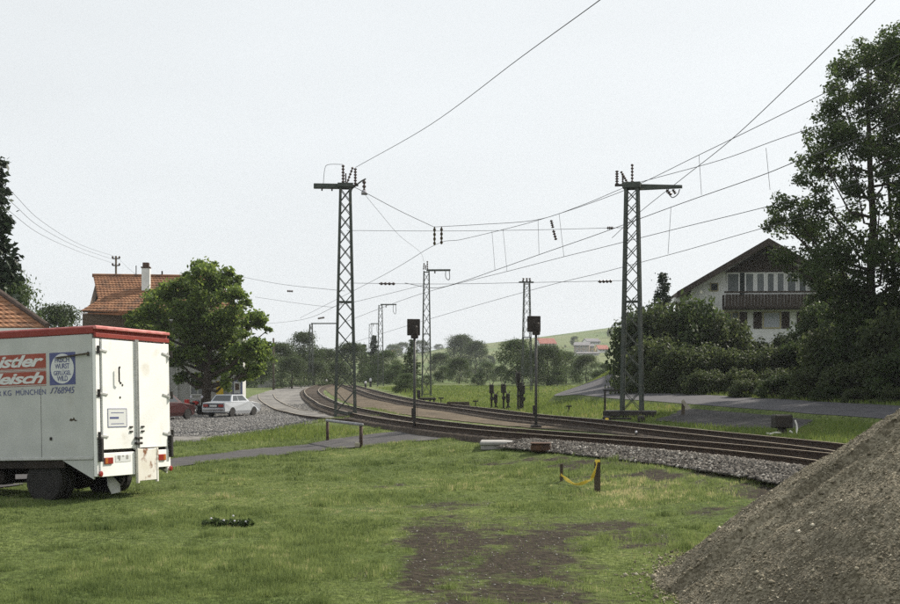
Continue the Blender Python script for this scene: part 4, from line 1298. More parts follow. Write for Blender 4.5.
BG = 'bushes on the bank below the chalet'
for a in (
    ('s2', 646, 303, .62, 'dark rounded bush at the left end of the bank, above the road bend', 74),
    ('s1', 668, 295, .62, 'tall bush on the bank just left of the chalet wall', 73),
    ('s2', 697, 300, .62, 'tall dense bush in front of the left chalet corner', 72),
    ('s4', 722, 318, .7, 'dense bush below the left end of the chalet balcony', 71),
    ('s1', 752, 334, .9, 'low bush directly below the middle chalet window', 71),
    ('s4', 786, 332, .9, 'low bush below the right chalet window', 71),
    ('s2', 822, 304, .65, 'dark bush at the right corner of the chalet', 68),
    ('s2', 852, 288, .65, 'dark tall bush under the tall tree trunk', 65),
    ('s1', 892, 290, .65, 'dark tall bush at the right edge under the tall tree', 64),
    ('s2', 935, 284, .65, 'dark bush partly cut off by the right edge', 63),
    ('s1', 634, 330, .6, 'low bush hanging over the road bend', 80),
    ('s4', 655, 338, .85, 'lower front bush left of the wooden post', 67),
    ('s1', 690, 342, .9, 'lower front bush above the wooden post', 65),
    ('s4', 725, 346, .9, 'lower front bush left of the cable cabinet', 64),
    ('s1', 762, 344, .9, 'lower front bush above the cable cabinet', 63),
    ('s2', 802, 336, .9, 'lower dark bush right of the cable cabinet', 62),
    ('s4', 842, 325, .85, 'lower dark bush above the gravel heap', 60.5),
    ('s2', 884, 318, .85, 'lower dark bush at the right edge above the heap', 59.5),
    ('s1', 925, 315, .85, 'lower dark bush just outside the right edge', 59),
    ('s4', 668, 364, 1.0, 'small front shrub by the road edge beside the right mast', 65),
    ('s1', 704, 366, 1.1, 'small front shrub by the road edge left of the gravel lay-by', 61.8),
    ('s4', 740, 367, 1.1, 'small front shrub by the road edge above the lay-by', 60.8),
    ('s1', 776, 367, 1.1, 'small front shrub by the road edge behind the cabinet', 60),
    ('s2', 812, 364, 1.1, 'small dark front shrub by the road edge right of the cabinet', 59),
    ('s4', 850, 360, 1.1, 'small dark front shrub by the road edge near the heap', 57.5),
    ('s2', 888, 356, 1.1, 'small dark front shrub by the road edge behind the heap top', 56.5),
    ('s1', 926, 352, 1.1, 'small dark front shrub outside the right edge', 56),
    ('s4', 880, 352, 1.0, 'front verge shrub right of the lay-by, left of the heap edge', 49.5),
    ('s2', 912, 348, 1.0, 'front verge shrub above the heap top at the right edge', 48),
    ('s1', 846, 358, 1.1, 'low verge shrub beyond the road behind the lay-by end', 51),
    ('s4', 812, 366, 1.2, 'lowest verge shrub beyond the road right of the cabinet', 53),
    ('s2', 780, 374, 1.3, 'low verge shrub beyond the road straight behind the cabinet', 55),
    ('s1', 750, 378, 1.3, 'low verge shrub beyond the road left of the cabinet', 57),
    ('s2', 830, 384, 1.5, 'tiny verge shrub at the far road edge', 50.5),
    ('s1', 862, 388, 1.5, 'tiny verge shrub at the far road edge beside the heap slope', 48.5),
    ('s4', 895, 388, 1.5, 'tiny verge shrub at the far road edge behind the heap slope', 46.8),
    ('s2', 866, 312, .72, 'tall loose shrub hiding the foot of the tall tree', 52.5),
    ('s1', 902, 304, .72, 'tall loose shrub at the right edge beside the tree foot', 51),
    ('s4', 834, 326, .8, 'loose shrub left of the tall tree foot', 54.5),
    ('s2', 945, 345, 1.0, 'front verge shrub beyond the right edge', 46.5),
):
    plant(a[0], a[1], 0, a[2], a[3], a[4], a[5], BG)
plant('c2', 663, 395, 270, .95, 'pointed spruce rising behind the bushes left of the chalet', 82)
plant('c2', 628, 392, 310, .5, 'dark conifer at the left end of the bank bushes', 86)
plant('c1', -6, 410, 150, .9, 'tall dark spruce at the left edge', 58)
plant('b2', 8, 400, 272, .6, 'leafy tree behind the spruce at the left edge', 66)
plant('b1', 56, 400, 305, .9, 'small tree between the shed roof and the station roof', 100)
BT = 'background trees along the valley'
for a in (
    ('b4', 262, 350, 1.2, 'dark tree just right of the maple crown', 165), ('b6', 281, 343, 1.0, 'dark tree behind the white concrete block', 170),
    ('b1', 304, 332, .95, 'tallest tree left of the tall left mast', 180), ('b6', 292, 357, 1.3, 'low dark bushy tree below the tallest left tree', 158),
    ('b6', 326, 349, 1.1, 'wide dark tree directly left of the tall left mast', 185), ('b6', 351, 343, 1.15, 'wide dark tree directly behind the tall left mast', 190),
    ('c1', 364, 343, 1.3, 'left spruce of the pair behind the far curve', 200), ('c1', 374, 334, 1.3, 'right, taller spruce of the pair behind the far curve', 205),
    ('b4', 387, 350, 1.1, 'leafy tree right of the two spruces', 175), ('b4', 396, 364, 1.3, 'low rounded tree beside the far curve', 165),
    ('c3', 411, 338, .95, 'broad mid green conifer behind the left signal', 125), ('b4', 406, 373, 1.4, 'low bush under the broad conifer', 118),
    ('b6', 440, 353, 1.1, 'dark tree left of the big round bush', 230), ('b6', 461, 335, .95, 'largest dark tree group on the skyline in the centre', 330),
    ('b6', 476, 341, .9, 'right flank of the dark skyline tree group', 320),
    ('b6', 459, 358, 1.15, 'big round bush at the centre of the meadow edge', 165), ('b4', 443, 366, 1.3, 'smaller round bush left of the big round bush', 172),
    ('b4', 487, 362, 1.3, 'pale loose tree right of the big round bush', 190), ('b6', 501, 366, 1.4, 'low hedge tree behind the tensioners', 180),
    ('b2', 517, 339, 1.1, 'tall tree left of the right signal', 152), ('b6', 548, 345, 1.1, 'dark tree right of the right signal', 150),
    ('b4', 566, 351, 1.2, 'mid green tree behind the grass bank', 165), ('b6', 586, 355, 1.2, 'round dark tree above the road bend', 160),
    ('b4', 533, 350, 1.2, 'tree directly behind the right signal', 170), ('b4', 604, 363, 1.2, 'low tree right of the road bend', 150),
    ('b4', 478, 374, 1.5, 'low shrub right of the big round bush', 150), ('b4', 427, 375, 1.5, 'low shrub at the meadow edge behind the mast', 150),
    ('b6', 245, 352, 1.2, 'dark tree behind the maple and the station', 170), ('b4', 512, 371, 1.5, 'low hedge bush between the tensioners and the tall tree', 160),
    ('b4', 558, 370, 1.5, 'low hedge bush at the foot of the grass bank', 148), ('b6', 338, 362, 1.5, 'low dark hedge bush between the left mast legs', 178),
    ('b6', 315, 361, 1.4, 'low dark hedge bush behind the curved tracks', 172), ('b4', 378, 365, 1.5, 'low hedge bush beside the white posts', 180),
):
    plant(a[0], a[1], 0, a[2], a[3], a[4], a[5], BT)
HT = 'trees on the far hill'
for a in (('f1', 574.5, 0, 336, 1.0, 'cone shaped dark tree on the hill between two houses', 560), ('f1', 610, 0, 328.5, .9, 'dark tree on the hill crest beside the bank bushes', 620),
          ('f2', 393, 0, 344, 1.3, 'tree above the tiny far house left of the conifer', 560), ('f1', 402, 0, 342, 1.3, 'dark far tree on the skyline behind the conifer', 600),
          ('f1', 422, 0, 340, 1.3, 'far tree on the skyline behind the lattice mast', 620), ('f1', 439, 0, 344, 2.2, 'small flat topped tree on the skyline left of the dark group', 690), ('f1', 490, 0, 355, 1.3, 'dark far tree on the slope right of the dark group', 430),
          ('f2', 503, 0, 344, 1.2, 'left of two pale trees on the far slope', 640), ('f2', 509, 0, 343, 1.2, 'right of two pale trees on the far slope', 640), ('f2', 481, 0, 350, 1.6, 'low hedge tree on the far slope', 520),
          ('f1', 565, 0, 345, 1.6, 'low tree beside the red roofed white hill house', 560), ('f1', 597, 0, 339, 1.4, 'low tree behind the long pale hill house', 640), ('f2', 608, 0, 350, 1.6, 'low tree at the lower hill houses', 480), ('f2', 585, 0, 355, 2.2, 'hedge below the tan hill house', 480)):
    plant(a[0], a[1], a[2], a[3], a[4], a[5], a[6], HT)
# the wood goes on beyond the right edge of the picture
for i, (x, y, h, kd, lb) in enumerate(((25.5, 50, 14, 'b2', 'first leafy tree just outside the right edge beside the road'), (29, 45, 13, 'b1', 'second leafy tree outside the right edge, nearest the camera'), (33, 53, 16, 'b2', 'third leafy tree outside the right edge, farthest right'))):
    plant(kd, CX + F * x / y, 0, HY - (h + hz(x, y) - CZ) / y * F, 1.1, lb, y, 'trees beyond the right edge')
# leafy weed with white flowers in the lawn
b = G(228, 526)
o = thing('weed_clump', 'low dark weed clump with white flowers in the left lawn', 'weed', b)
v, f, rn = leaf_cloud([(x * .01, random.uniform(-.1, .1), .05, .1, .1, .05) for x in range(-32, 36, 8)], 420, .085, 301)
obj('leaves', np_mesh('leaves', v, f, 'leaf_dark', {'rnd': rn}), o)
for x, z in ((-.25, .13), (-.05, .1), (.1, .17), (.12, .09), (.3, .08)):
    MB().lathe([(.008, -.01), (.018, .0), (.013, .014), (.004, .018)], (x, -.1, z), 6).build('flower', 'porcelain', o)
#PART3
# ------------------------------------------------------------------ materials of vehicles and houses
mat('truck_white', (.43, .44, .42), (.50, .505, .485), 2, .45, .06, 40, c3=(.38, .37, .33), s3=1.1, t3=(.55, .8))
mat('truck_door', (.80, .795, .77), (.85, .845, .82), 2, .4, .05, 30, c3=(.60, .56, .48), s3=1.6, t3=(.6, .8))
mat('truck_red', (.20, .026, .018), (.25, .038, .026), 3, .5)
mat('truck_pink', (.45, .13, .12), (.60, .25, .23), 5, .6)
mat('truck_rust', (.70, .68, .63), (.62, .58, .50), 3, .6, c3=(.20, .085, .035), s3=4.5, t3=(.56, .66))
mat('sign_red', (.28, .060, .038), (.33, .075, .05), 4, .5)
mat('sign_blue', (.075, .085, .20), (.09, .10, .23), 4, .5)
mat('sign_white', (.60, .61, .60), rough=.5)
mat('rubber', (.018, .017, .016), (.028, .026, .024), 6, .85)
mat('chassis', (.016, .013, .011), (.032, .024, .018), 3, .8)
mat('hub_grey', (.045, .040, .036), (.075, .066, .058), 6, .75)
mat('chrome', (.45, .45, .46), rough=.25, metal=.9)
mat('galv', (.40, .40, .39), (.52, .52, .50), 6, .5, metal=.3)
mat('lamp_red', (.26, .024, .018), rough=.25, spec=.6)
mat('lamp_orange', (.40, .12, .025), rough=.25, spec=.6)
mat('car_silver', (.48, .50, .53), rough=.32, spec=.6, metal=.3)
mat('car_dark', (.020, .022, .034), rough=.35, spec=.5)
mat('car_red', (.045, .008, .008), rough=.3, spec=.6)
mat('glass', (.035, .042, .045), rough=.08, spec=.8)
mat('glass_pale', (.13, .145, .15), (.22, .235, .24), 1.2, .12, spec=.8)
mat('curtain', (.36, .38, .43), (.48, .50, .55), 5, .35, spec=.6, stretch=(6, 1, 1))
mat('bike_red', (.45, .03, .025), rough=.3)
mat('plaster', (.74, .74, .71), (.82, .82, .79), 1.5, .9, .15, 30, c3=(.50, .49, .45), s3=.6)
mat('plaster_grey', (.42, .42, .40), (.50, .50, .475), 1.2, .9, .12, 30, c3=(.34, .335, .31), s3=.5)
mat('plaster_cream', (.55, .47, .30), (.60, .52, .35), 1, .9)
mat('plaster_tan', (.30, .26, .23), (.36, .31, .27), 1, .9)
mat('dark_boards', (.030, .022, .017), (.052, .039, .030), 2, .8, .3, 14, stretch=(7, 7, .6))
mat('brown_boards', (.085, .060, .042), (.13, .092, .062), 2, .85, .3, 14, stretch=(.6, 7, 7))
mat('roof_dark', (.050, .034, .027), (.085, .058, .045), 3, .85, .3)
mat('tile', (.17, .078, .040), (.26, .13, .066), 2.2, .85, .35, 12, c3=(.085, .052, .034), s3=1.3, t3=(.5, .68))
mat('tile_pale', (.20, .088, .044), (.31, .16, .085), 2.6, .85, .35, 12, c3=(.12, .065, .038), s3=2.0, t3=(.52, .68))
mat('hill_tile', (.24, .085, .065), (.30, .115, .085), .6, .85)
mat('hill_grey_roof', (.15, .145, .155), (.19, .185, .19), .6, .85)
mat('white_paint', (.74, .74, .72), rough=.5)
mat('olive_frame', (.42, .37, .20), rough=.6)
mat('yellow_box', (.68, .46, .02), (.74, .52, .04), 3, .45)
mat('poster_blue', (.06, .08, .19), rough=.5)
mat('brick_cap', (.075, .045, .033), (.12, .075, .055), 6, .9)

def text(name, body, m, parent, origin, right, up, width, height, shear=0, bold=0, space=1.0, proud=.003):
    """flat lettering fitted into a width x height box whose lower left corner is origin"""
    cu = bpy.data.curves.new(name, 'FONT')
    cu.body = body; cu.shear = shear; cu.offset = bold; cu.space_character = space
    cu.resolution_u = 3
    t = bpy.data.objects.new(name, cu); COL.objects.link(t)
    bpy.context.view_layer.update()
    me = bpy.data.meshes.new_from_object(t.evaluated_get(bpy.context.evaluated_depsgraph_get()))
    bpy.data.objects.remove(t)
    co = np.empty(len(me.vertices) * 3, np.float32); me.vertices.foreach_get('co', co); co = co.reshape(-1, 3)
    lo, hi = co.min(0), co.max(0)
    right, up, origin = Vector(right), Vector(up), Vector(origin)
    nrm = right.cross(up)
    sx, sy = width / (hi[0] - lo[0]), height / (hi[1] - lo[1])
    out = [origin + right * float((c[0] - lo[0]) * sx) + up * float((c[1] - lo[1]) * sy) + nrm * proud for c in co]
    me.vertices.foreach_set('co', np.array(out, np.float32).ravel())
    me.materials.clear(); me.materials.append(M[m])
    me.name = name; me.update()
    return obj(name, me, parent)

def wheel(parent, x, y, z, r_, wd, rim='galv', ty=None, n=20, rr=.58):
    o = obj('wheel', MB().lathe([(rr * r_, -wd / 2), (r_ * .93, -wd / 2), (r_, -wd * .36), (r_, wd * .36), (r_ * .93, wd / 2), (rr * r_, wd / 2)], n=n, axis='y').mesh('wheel', 'rubber', False), parent)
    o.location = (x, y, z)
    s = 1 if (ty is None or ty > 0) else -1
    ri = MB()
    for sg in (s,):
        ri.lathe([(.02, sg * wd * .42), (rr * r_ * .5, sg * wd * .42), (rr * r_ * .62, sg * wd * .25), (rr * r_ * .92, sg * wd * .3), (rr * r_ * 1.02, sg * wd * .515), (rr * r_ * 1.0, sg * wd * .2)], n=n, axis='y')
    ri.build('rim', rim, o)
    return o

# ------------------------------------------------------------------ box truck
tr = thing('box_truck', 'white butcher box truck with red roof band parked on the grass at left', 'truck', (-6.61, 23.4, -.05))
tr.rotation_euler = (Matrix.Rotation(math.atan2(.361, -.933), 3, 'Z') @ Matrix.Rotation(math.radians(2.0), 3, 'Y') @ Matrix.Rotation(math.radians(1.2), 3, 'X')).to_euler()
W = 2.42
BL = 5.0
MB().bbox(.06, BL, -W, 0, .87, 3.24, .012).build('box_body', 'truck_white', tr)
MB().bbox(.02, BL + .01, -W - .012, .012, 3.242, 3.37, .012).build('roof_band', 'truck_red', tr)
MB().bbox(.0, BL - .02, -W + .04, -.04, 3.362, 3.40, .015).build('roof', 'truck_pink', tr)
MB().bbox(-.05, .018, -W - .012, .012, 3.325, 3.385, .012).build('roof_edge', 'truck_pink', tr)
MB().bbox(-.035, .018, -W, 0, 3.175, 3.255, .006).build('door_header', 'truck_red', tr)
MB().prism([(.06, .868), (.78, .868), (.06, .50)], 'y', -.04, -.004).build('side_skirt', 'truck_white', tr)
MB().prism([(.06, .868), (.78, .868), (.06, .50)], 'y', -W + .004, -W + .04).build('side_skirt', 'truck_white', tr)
for y0 in (-.13, -W):
    MB().bbox(-.02, .055, y0, y0 + .13, .55, 3.15, .008).build('corner_post', 'truck_door', tr)
def rear(name, s0, s1, z0, z1, m, x0=-.05, x1=-.021, b=.006):
    return MB().bbox(x0, x1, -s1, -s0, z0, z1, b).build(name, m, tr)
MB().box(.02, .055, -W + .13, -.13, .6, 3.15).build('rear_wall', 'chassis', tr)
d1 = rear('door', .155, 1.165, 1.05, 3.14, 'truck_door', -.05, .0)
d2 = rear('door', 1.30, 2.27, 1.05, 3.14, 'truck_door', -.05, .0)
MB().bbox(-.058, .01, -1.295, -1.17, 1.02, 3.14, .005).build('middle_post', 'truck_door', tr)
for s in (1.20, 1.262):
    MB().tube([(-.075, -s, 1.0), (-.075, -s, 3.18)], .017, 7).build('locking_rod', 'galv', tr)
for z in (1.12, 1.22):
    MB().bbox(-.12, -.06, -1.33, -1.13, z, z + .05, .01).build('lock_handle', 'dark_steel', tr)
for s0, s1, zz_ in ((-.02, .30, (2.93, 2.11, 1.31)), (2.12, 2.46, (2.93, 2.09, 1.31))):
    for z in zz_:
        mb = MB(); mb.bar((-.058, -s0, z + .02), (-.058, -s1, z - (.05 if s0 > 1 else .02)), .02, .035); mb.build('hinge', 'galv', tr)
        mb = MB(); e = s0 + .04 if s0 < 1 else s1 - .04
        mb.tube([(-.07, -e, z - .07), (-.07, -e, z + .08)], .03, 7); mb.build('hinge_pin', 'dark_steel', tr)
mb = MB(); mb.tube([(-.11, -.60, 2.62), (-.11, -.60, 2.34), (-.11, -.66, 2.31)], .016, 6); mb.build('door_handle', 'dark_steel', tr)
for s, z in ((.70, 2.62), (.72, 2.32), (.78, 2.28), (.70, 2.04)):
    MB().lathe([(.025, 0), (.02, .02)], (-.055, -s, z), 8, 'x').build('bolt', 'dark_steel', tr)
for s in (1.02, 1.40):
    for z in (1.36, 1.45):
        MB().bbox(-.075, -.05, -s - .06, -s + .04, z, z + .035, .006).build('catch', 'dark_steel', tr)
nb = rear('notice_board', .30, .90, 1.47, 1.83, 'sign_white', -.056, -.0505, .001)
for (a, b, c, d_) in ((.30, .90, 1.47, 1.482), (.30, .90, 1.818, 1.83), (.30, .312, 1.483, 1.817), (.888, .90, 1.483, 1.817), (.36, .64, 1.63, 1.668), (.4, .8, 1.74, 1.752), (.4, .8, 1.53, 1.542)):
    MB().box(-.0585, -.0565, -b, -a, c, d_).build('print_line', 'sign_blue', nb)
# lower rear panels
rear('lower_panel', .07, 1.16, .54, .985, 'truck_door', -.045, .0)
rear('lower_panel', 1.86, 2.33, .64, .99, 'truck_door', -.045, .0)
fl = rear('tail_flap', 1.20, 1.84, .40, 1.03, 'truck_rust', -.10, -.06, .01)
for s in (1.19, 1.835):
    MB().bbox(-.11, -.05, -s - .03, -s + .03, .36, 1.04, .008).build('flap_rail', 'truck_rust', tr)
pl = rear('number_plate', .52, 1.02, .80, .93, 'sign_white', -.052, -.046, .001)
for i, (s, w_, z0, z1) in enumerate(((.59, .09, .865, .929), (.63, .04, .83, .864), (.86, .07, .85, .929), (.74, .05, .90, .929))):
    MB().box(-.0555, -.0525, -s - w_, -s, z0, z1).build('smudge', 'concrete', pl)
for s0, s1 in ((.17, .43), (1.92, 2.18)):
    o = rear('tail_light', s0, s1, .775, .90, 'lamp_red', -.075, -.045, .008)
    MB().bbox(-.078, -.0755, -s0 - .09 if s0 < 1 else -s1 + .01, -s0 - .01 if s0 < 1 else -s1 + .09, .785, .89, .001).build('indicator', 'lamp_orange', o)
for s in (.06, W - .06):
    MB().lathe([(.055, 0), (.055, -.02), (.03, -.03)], (-.05, -s, .60), 12, 'x').build('reflector', 'lamp_red', tr)
    MB().bbox(-.11, -.03, -s - .045, -s + .045, .83, 1.28, .015).build('rubber_buffer', 'rubber', tr)
# chassis
for y in (-.75, -W + .75):
    MB().box(.08, 6.6, y - .05, y + .05, .58, .82).build('chassis_beam', 'chassis', tr)
for x in (.12, 1.0, 2.2, 3.4, 4.6):
    MB().box(x, x + .09, -W + .1, -.1, .72, .865).build('cross_member', 'chassis', tr)
MB().bbox(.07, 5.0, -.002, .018, .875, .925, .004).build('bottom_rail', 'galv', tr)
for x in (1.25, 2.5, 3.75):
    MB().box(x - .004, x + .004, .0005, .0018, .93, 2.28 if x > 1 and x < 2.6 else 3.235).build('panel_seam', 'dark_steel', tr)
MB().box(.75, 5.0, -.07, -.03, .72, .866).build('side_valance', 'chassis', tr)
MB().tube([(1.28, -.25, .47), (1.28, -W + .25, .47)], .07, 8).build('axle', 'chassis', tr)
MB().lathe([(.05, -.3), (.2, -.15), (.22, .1), (.05, .3)], (1.28, -W / 2, .47), 10, 'y').build('differential', 'chassis', tr)
for y, s in ((-.17, 1), (-.42, 1), (-W + .17, -1), (-W + .42, -1)):
    wheel(tr, 1.28, y, .47, .42, .20, 'hub_grey', s, 26)
for y, s in ((-.20, 1), (-W + .20, -1)):
    wheel(tr, 5.65, y, .52, .42, .20, 'hub_grey', s, 26)
mb = MB(); mb.prism([(.62, .86), (.60, .45), (.63, .45), (.66, .86)], 'y', -W + .05, -W + .55); mb.build('mud_flap', 'galv', tr)
mb = MB(); mb.add([(.30, -.78, .58), (.29, -.70, .56), (.24, -.66, .34), (.22, -.74, .18), (.22, -1.02, .20), (.26, -1.06, .36)], [(0, 1, 2, 3, 4, 5)]); 
ob_ = mb.build('spray_flap', 'galv', tr)
sm_ = ob_.modifiers.new('t', 'SOLIDIFY'); sm_.thickness = .015
MB().bbox(2.3, 3.1, -.55, -.12, .40, .70, .06).build('fuel_tank', 'chassis', tr)
mb = MB(); mb.tube(crom([(5, -.9, .45), (3, -1.0, .42), (1.0, -1.1, .5), (.3, -.9, .45)], 4), .04, 7); mb.build('exhaust', 'chassis', tr)
# cab (beyond the left edge of the picture)
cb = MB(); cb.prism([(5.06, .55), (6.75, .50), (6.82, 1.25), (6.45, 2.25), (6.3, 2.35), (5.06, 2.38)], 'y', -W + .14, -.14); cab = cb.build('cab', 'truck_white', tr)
cb = MB(); cb.prism([(5.35, 1.35), (6.55, 1.35), (6.27, 2.12), (5.35, 2.15)], 'y', -.138, -.130); cb.build('side_window', 'glass', cab)
cb = MB(); cb.add([(6.80, -.25, 1.32), (6.80, -W + .25, 1.32), (6.475, -W + .3, 2.2), (6.475, -.3, 2.2)], [(0, 1, 2, 3)]); cb.build('windscreen', 'glass', cab)
MB().bbox(6.72, 6.9, -W + .1, -.1, .42, .7, .04).build('bumper', 'chassis', cab)
# lettering on the left side
RT, UP = (-1, 0, 0), (0, 0, 1)
def side(name, x0, x1, z0, z1, m, p=.004, t=.003):
    return MB().box(x0, x1, p - t, p, z0, z1).build(name, m, tr)
side('red_panel', 1.12, 2.62, 2.635, 2.915, 'sign_red')
side('red_panel', 1.12, 2.62, 2.325, 2.575, 'sign_red')
for z in (2.622, 2.595, 2.305):
    side('red_line', 1.12, 2.62, z - .008, z, 'sign_red')
text('lettering', 'istler', 'sign_white', tr, (2.27, .0045, 2.665), RT, UP, 1.10, .235, .35, .028, .92)
text('lettering', 'Fleisch', 'sign_white', tr, (2.60, .0045, 2.345), RT, UP, 1.43, .215, .35, .028, .92)
bq = side('blue_square', .44, 1.035, 2.30, 2.915, 'sign_blue')
el = MB(); el.add([(.7375 + .268 * math.cos(2 * math.pi * k / 28), .0065, 2.607 + .285 * math.sin(2 * math.pi * k / 28)) for k in range(28)], [tuple(range(28))]); el.build('white_oval', 'sign_white', bq)
for t_, x_, w_, z_ in (('FRISCH', .905, .33, 2.725), ('WURST', .905, .335, 2.605), ('GEFLÜGEL', .94, .405, 2.485), ('WILD', .86, .245, 2.37)):
    text('lettering', t_, 'sign_blue', bq, (x_, .0068, z_), RT, UP, w_, .10, 0, .012, .9)
text('lettering', 'ER KG  MÜNCHEN', 'sign_blue', tr, (2.34, .0045, 2.13), RT, UP, 1.21, .125, 0, .0, 1.05)
text('lettering', '768945', 'sign_blue', tr, (.935, .0045, 2.135), RT, UP, .47, .125, .2, .0, .95)
mb = MB(); mb.tube([(1.03, .006, 2.15), (1.0, .006, 2.16), (.965, .006, 2.24), (.945, .006, 2.245)], .008, 5); mb.build('telephone_sign', 'sign_blue', tr)
mb = MB(); mb.bar((.10, .045, 2.87), (.42, .05, 2.845), .03, .03); mb.bar((.40, .045, 2.845), (.86, .03, 2.815), .025, .028); mb.build('door_stay', 'old_wood', tr)
mb = MB(); mb.bar((.12, .035, 2.82), (.12, .035, 2.90), .03, .03); mb.build('stay_bracket', 'dark_steel', tr)
mb = MB(); mb.prism([(.60, 1.62), (.56, 1.66), (.52, 1.64), (.49, 1.68), (.46, 1.63), (.41, 1.62), (.45, 1.60), (.50, 1.62), (.55, 1.60)], 'y', .001, .004); mb.build('scratch_mark', 'old_wood', tr)
mb = MB(); mb.bbox(1.0, 1.05, .001, .02, 1.25, 1.31, .005); mb.build('bracket', 'dark_steel', tr)

# ------------------------------------------------------------------ parked cars
def arch(x, r_, z, n=8, rev=False):
    a = [(x + r_ * math.cos(math.pi * k / n), z + r_ * math.sin(math.pi * k / n)) for k in range(n + 1)]
    return a if not rev else a[::-1]
def car(name, label, loc, rotz, body, hatch=False, group=None):
    o = thing(name, label, 'car', loc, rotz, group)
    L2 = 2.12 if not hatch else 1.85
    xr_, xf = (-1.25, 1.30) if not hatch else (-1.15, 1.2)
    if not hatch:
        prof = [(-L2, .36), (-L2 - .02, .62), (-L2 + .02, .90), (-1.2, .96), (.85, .94), (1.2, .92), (L2 - .12, .80), (L2, .66), (L2 - .02, .34)]
    else:
        prof = [(-L2, .36), (-L2 - .02, .62), (-L2 + .04, .92), (-1.2, .95), (.7, .93), (1.1, .90), (L2 - .12, .80), (L2, .66), (L2 - .02, .34)]
    low = [(L2 - .02, .30)] + [(xf + .40, .22)] + arch(xf, .36, .26) + [(xf - .40, .20), (xr_ + .40, .20)] + arch(xr_, .36, .26) + [(xr_ - .40, .26), (-L2, .32)]
    poly = prof + low
    w2 = .82
    mb = MB()
    n = len(poly)
    for y, s in ((-w2, 0), (-w2 + .05, 1), (w2 - .05, 1), (w2, 0)):
        pass
    # sides drawn in at sill and shoulder
    def yy_(z): return w2 - (.05 if z > .85 else 0) - (.06 if z < .35 else 0)
    mb.add([(x, -yy_(z), z) for x, z in poly] + [(x, yy_(z), z) for x, z in poly],
           [tuple(range(n)), tuple(reversed(range(n, 2 * n)))] + [((i + 1) % n, i, i + n, (i + 1) % n + n) for i in range(n)])
    bd_ = mb.build('body', body, o)
    bx = (-1.32, -.95, .28, .86) if not hatch else (-1.78, -1.35, .25, .80)
    zb, zt, wb_, wt_ = .945, 1.38, .745, .58
    c = [(bx[0], -wb_, zb), (bx[3], -wb_, zb), (bx[3], wb_, zb), (bx[0], wb_, zb), (bx[1], -wt_, zt), (bx[2], -wt_, zt), (bx[2], wt_, zt), (bx[1], wt_, zt)]
    ca = MB().hexa(c).build('cabin', body, o)
    C = [Vector(p) for p in c]
    def pane(nm, a, b, c_, d_, u0, u1, v0, v1):
        def q(u, v): return a.lerp(b, u).lerp(d_.lerp(c_, u), v)
        nrm = (b - a).cross(d_ - a).normalized() * .006
        MB().add([q(u0, v0) + nrm, q(u1, v0) + nrm, q(u1, v1) + nrm, q(u0, v1) + nrm], [(0, 1, 2, 3)]).build(nm, 'glass', ca)
    pane('rear_window', C[3], C[0], C[4], C[7], .06, .94, .12, .9)
    pane('windscreen', C[1], C[2], C[6], C[5], .05, .95, .08, .93)
    for s in (0, 1):
        A = (C[0], C[1], C[5], C[4]) if s == 0 else (C[2], C[3], C[7], C[6])
        cuts = ((.09, .40), (.43, .90)) if s == 0 else ((.10, .57), (.60, .91))
        for u0, u1 in cuts:
            pane('side_window', *A, u0, u1, .13, .88)
    for x in (xr_, xf):
        for s in (-1, 1):
            wheel(o, x, s * .72, .30, .30, .17, 'chrome' if not hatch else 'galv', s, 16, .6)
    MB().bbox(-L2 - .09, -L2 - .005, -w2 + .04, w2 - .04, .42, .54, .02).build('rear_bumper', 'chrome' if not hatch else 'galv', bd_)
    MB().bbox(L2 - .0, L2 + .09, -w2 + .04, w2 - .04, .40, .52, .02).build('front_bumper', 'chrome', bd_)
    MB().box(-L2 - .035, -L2 - .021, -w2 + .10, w2 - .10, .60, .84).build('rear_panel', 'car_dark', bd_)
    for s in (-1, 1):
        MB().bbox(-L2 - .055, -L2 - .036, s * .55 - .18, s * .55 + .18, .64, .80, .005).build('tail_light', 'lamp_red', bd_)
        MB().lathe([(.09, 0), (.09, .03), (.05, .05)], (L2 - .02, s * .58, .62), 10, 'x').build('headlight', 'porcelain', bd_)
    MB().bbox(-L2 - .052, -L2 - .036, -.26, .26, .655, .765, .003).build('number_plate', 'sign_white', bd_)
    return o
b = G(229.5, 417.2)
cs = car('parked_car', 'silver saloon car parked in front of the maple', b + Vector((0, .9, .02)), math.radians(68), 'car_silver', group=None)
cs.scale = (.96, .96, .96)
b = G(159, 420.5)
car('parked_car', 'dark red car half hidden behind the truck', b + Vector((0, .9, .02)), math.radians(62), 'car_red', hatch=True)
b = G(193, 415.5)
mc = thing('motorcycle', 'small red motorcycle standing between the red car and the maple trunk', 'motorcycle', b + Vector((0, .3, .03)), math.radians(70))
for x in (-.6, .62):
    wheel(mc, x, 0, .30, .30, .1, 'chrome', 1, 16, .8)
mb = MB(); mb.tube([(-.6, 0, .3), (-.15, 0, .35), (.1, 0, .30), (.35, 0, .75)], .05, 6); mb.tube([(.62, .08, .3), (.36, .08, .95)], .025, 6); mb.tube([(.62, -.08, .3), (.36, -.08, .95)], .025, 6); mb.build('frame', 'dark_steel', mc)
MB().bbox(-.05, .35, -.14, .14, .62, .86, .06).build('tank', 'bike_red', mc)
MB().bbox(-.72, -.04, -.13, .13, .66, .80, .05).build('seat', 'rubber', mc)
MB().bbox(-.95, -.70, -.13, .13, .68, .98, .03).build('top_case', 'bike_red', mc)
MB().tube([(.30, -.36, 1.02), (.38, -.1, .96), (.38, .1, .96), (.30, .36, 1.02)], .018, 6).build('handlebar', 'chrome', mc)
for s in (-1, 1):
    MB().lathe([(.09, 0), (.09, .02)], (.28, s * .40, 1.14), 10, 'x').build('mirror', 'porcelain', mc)
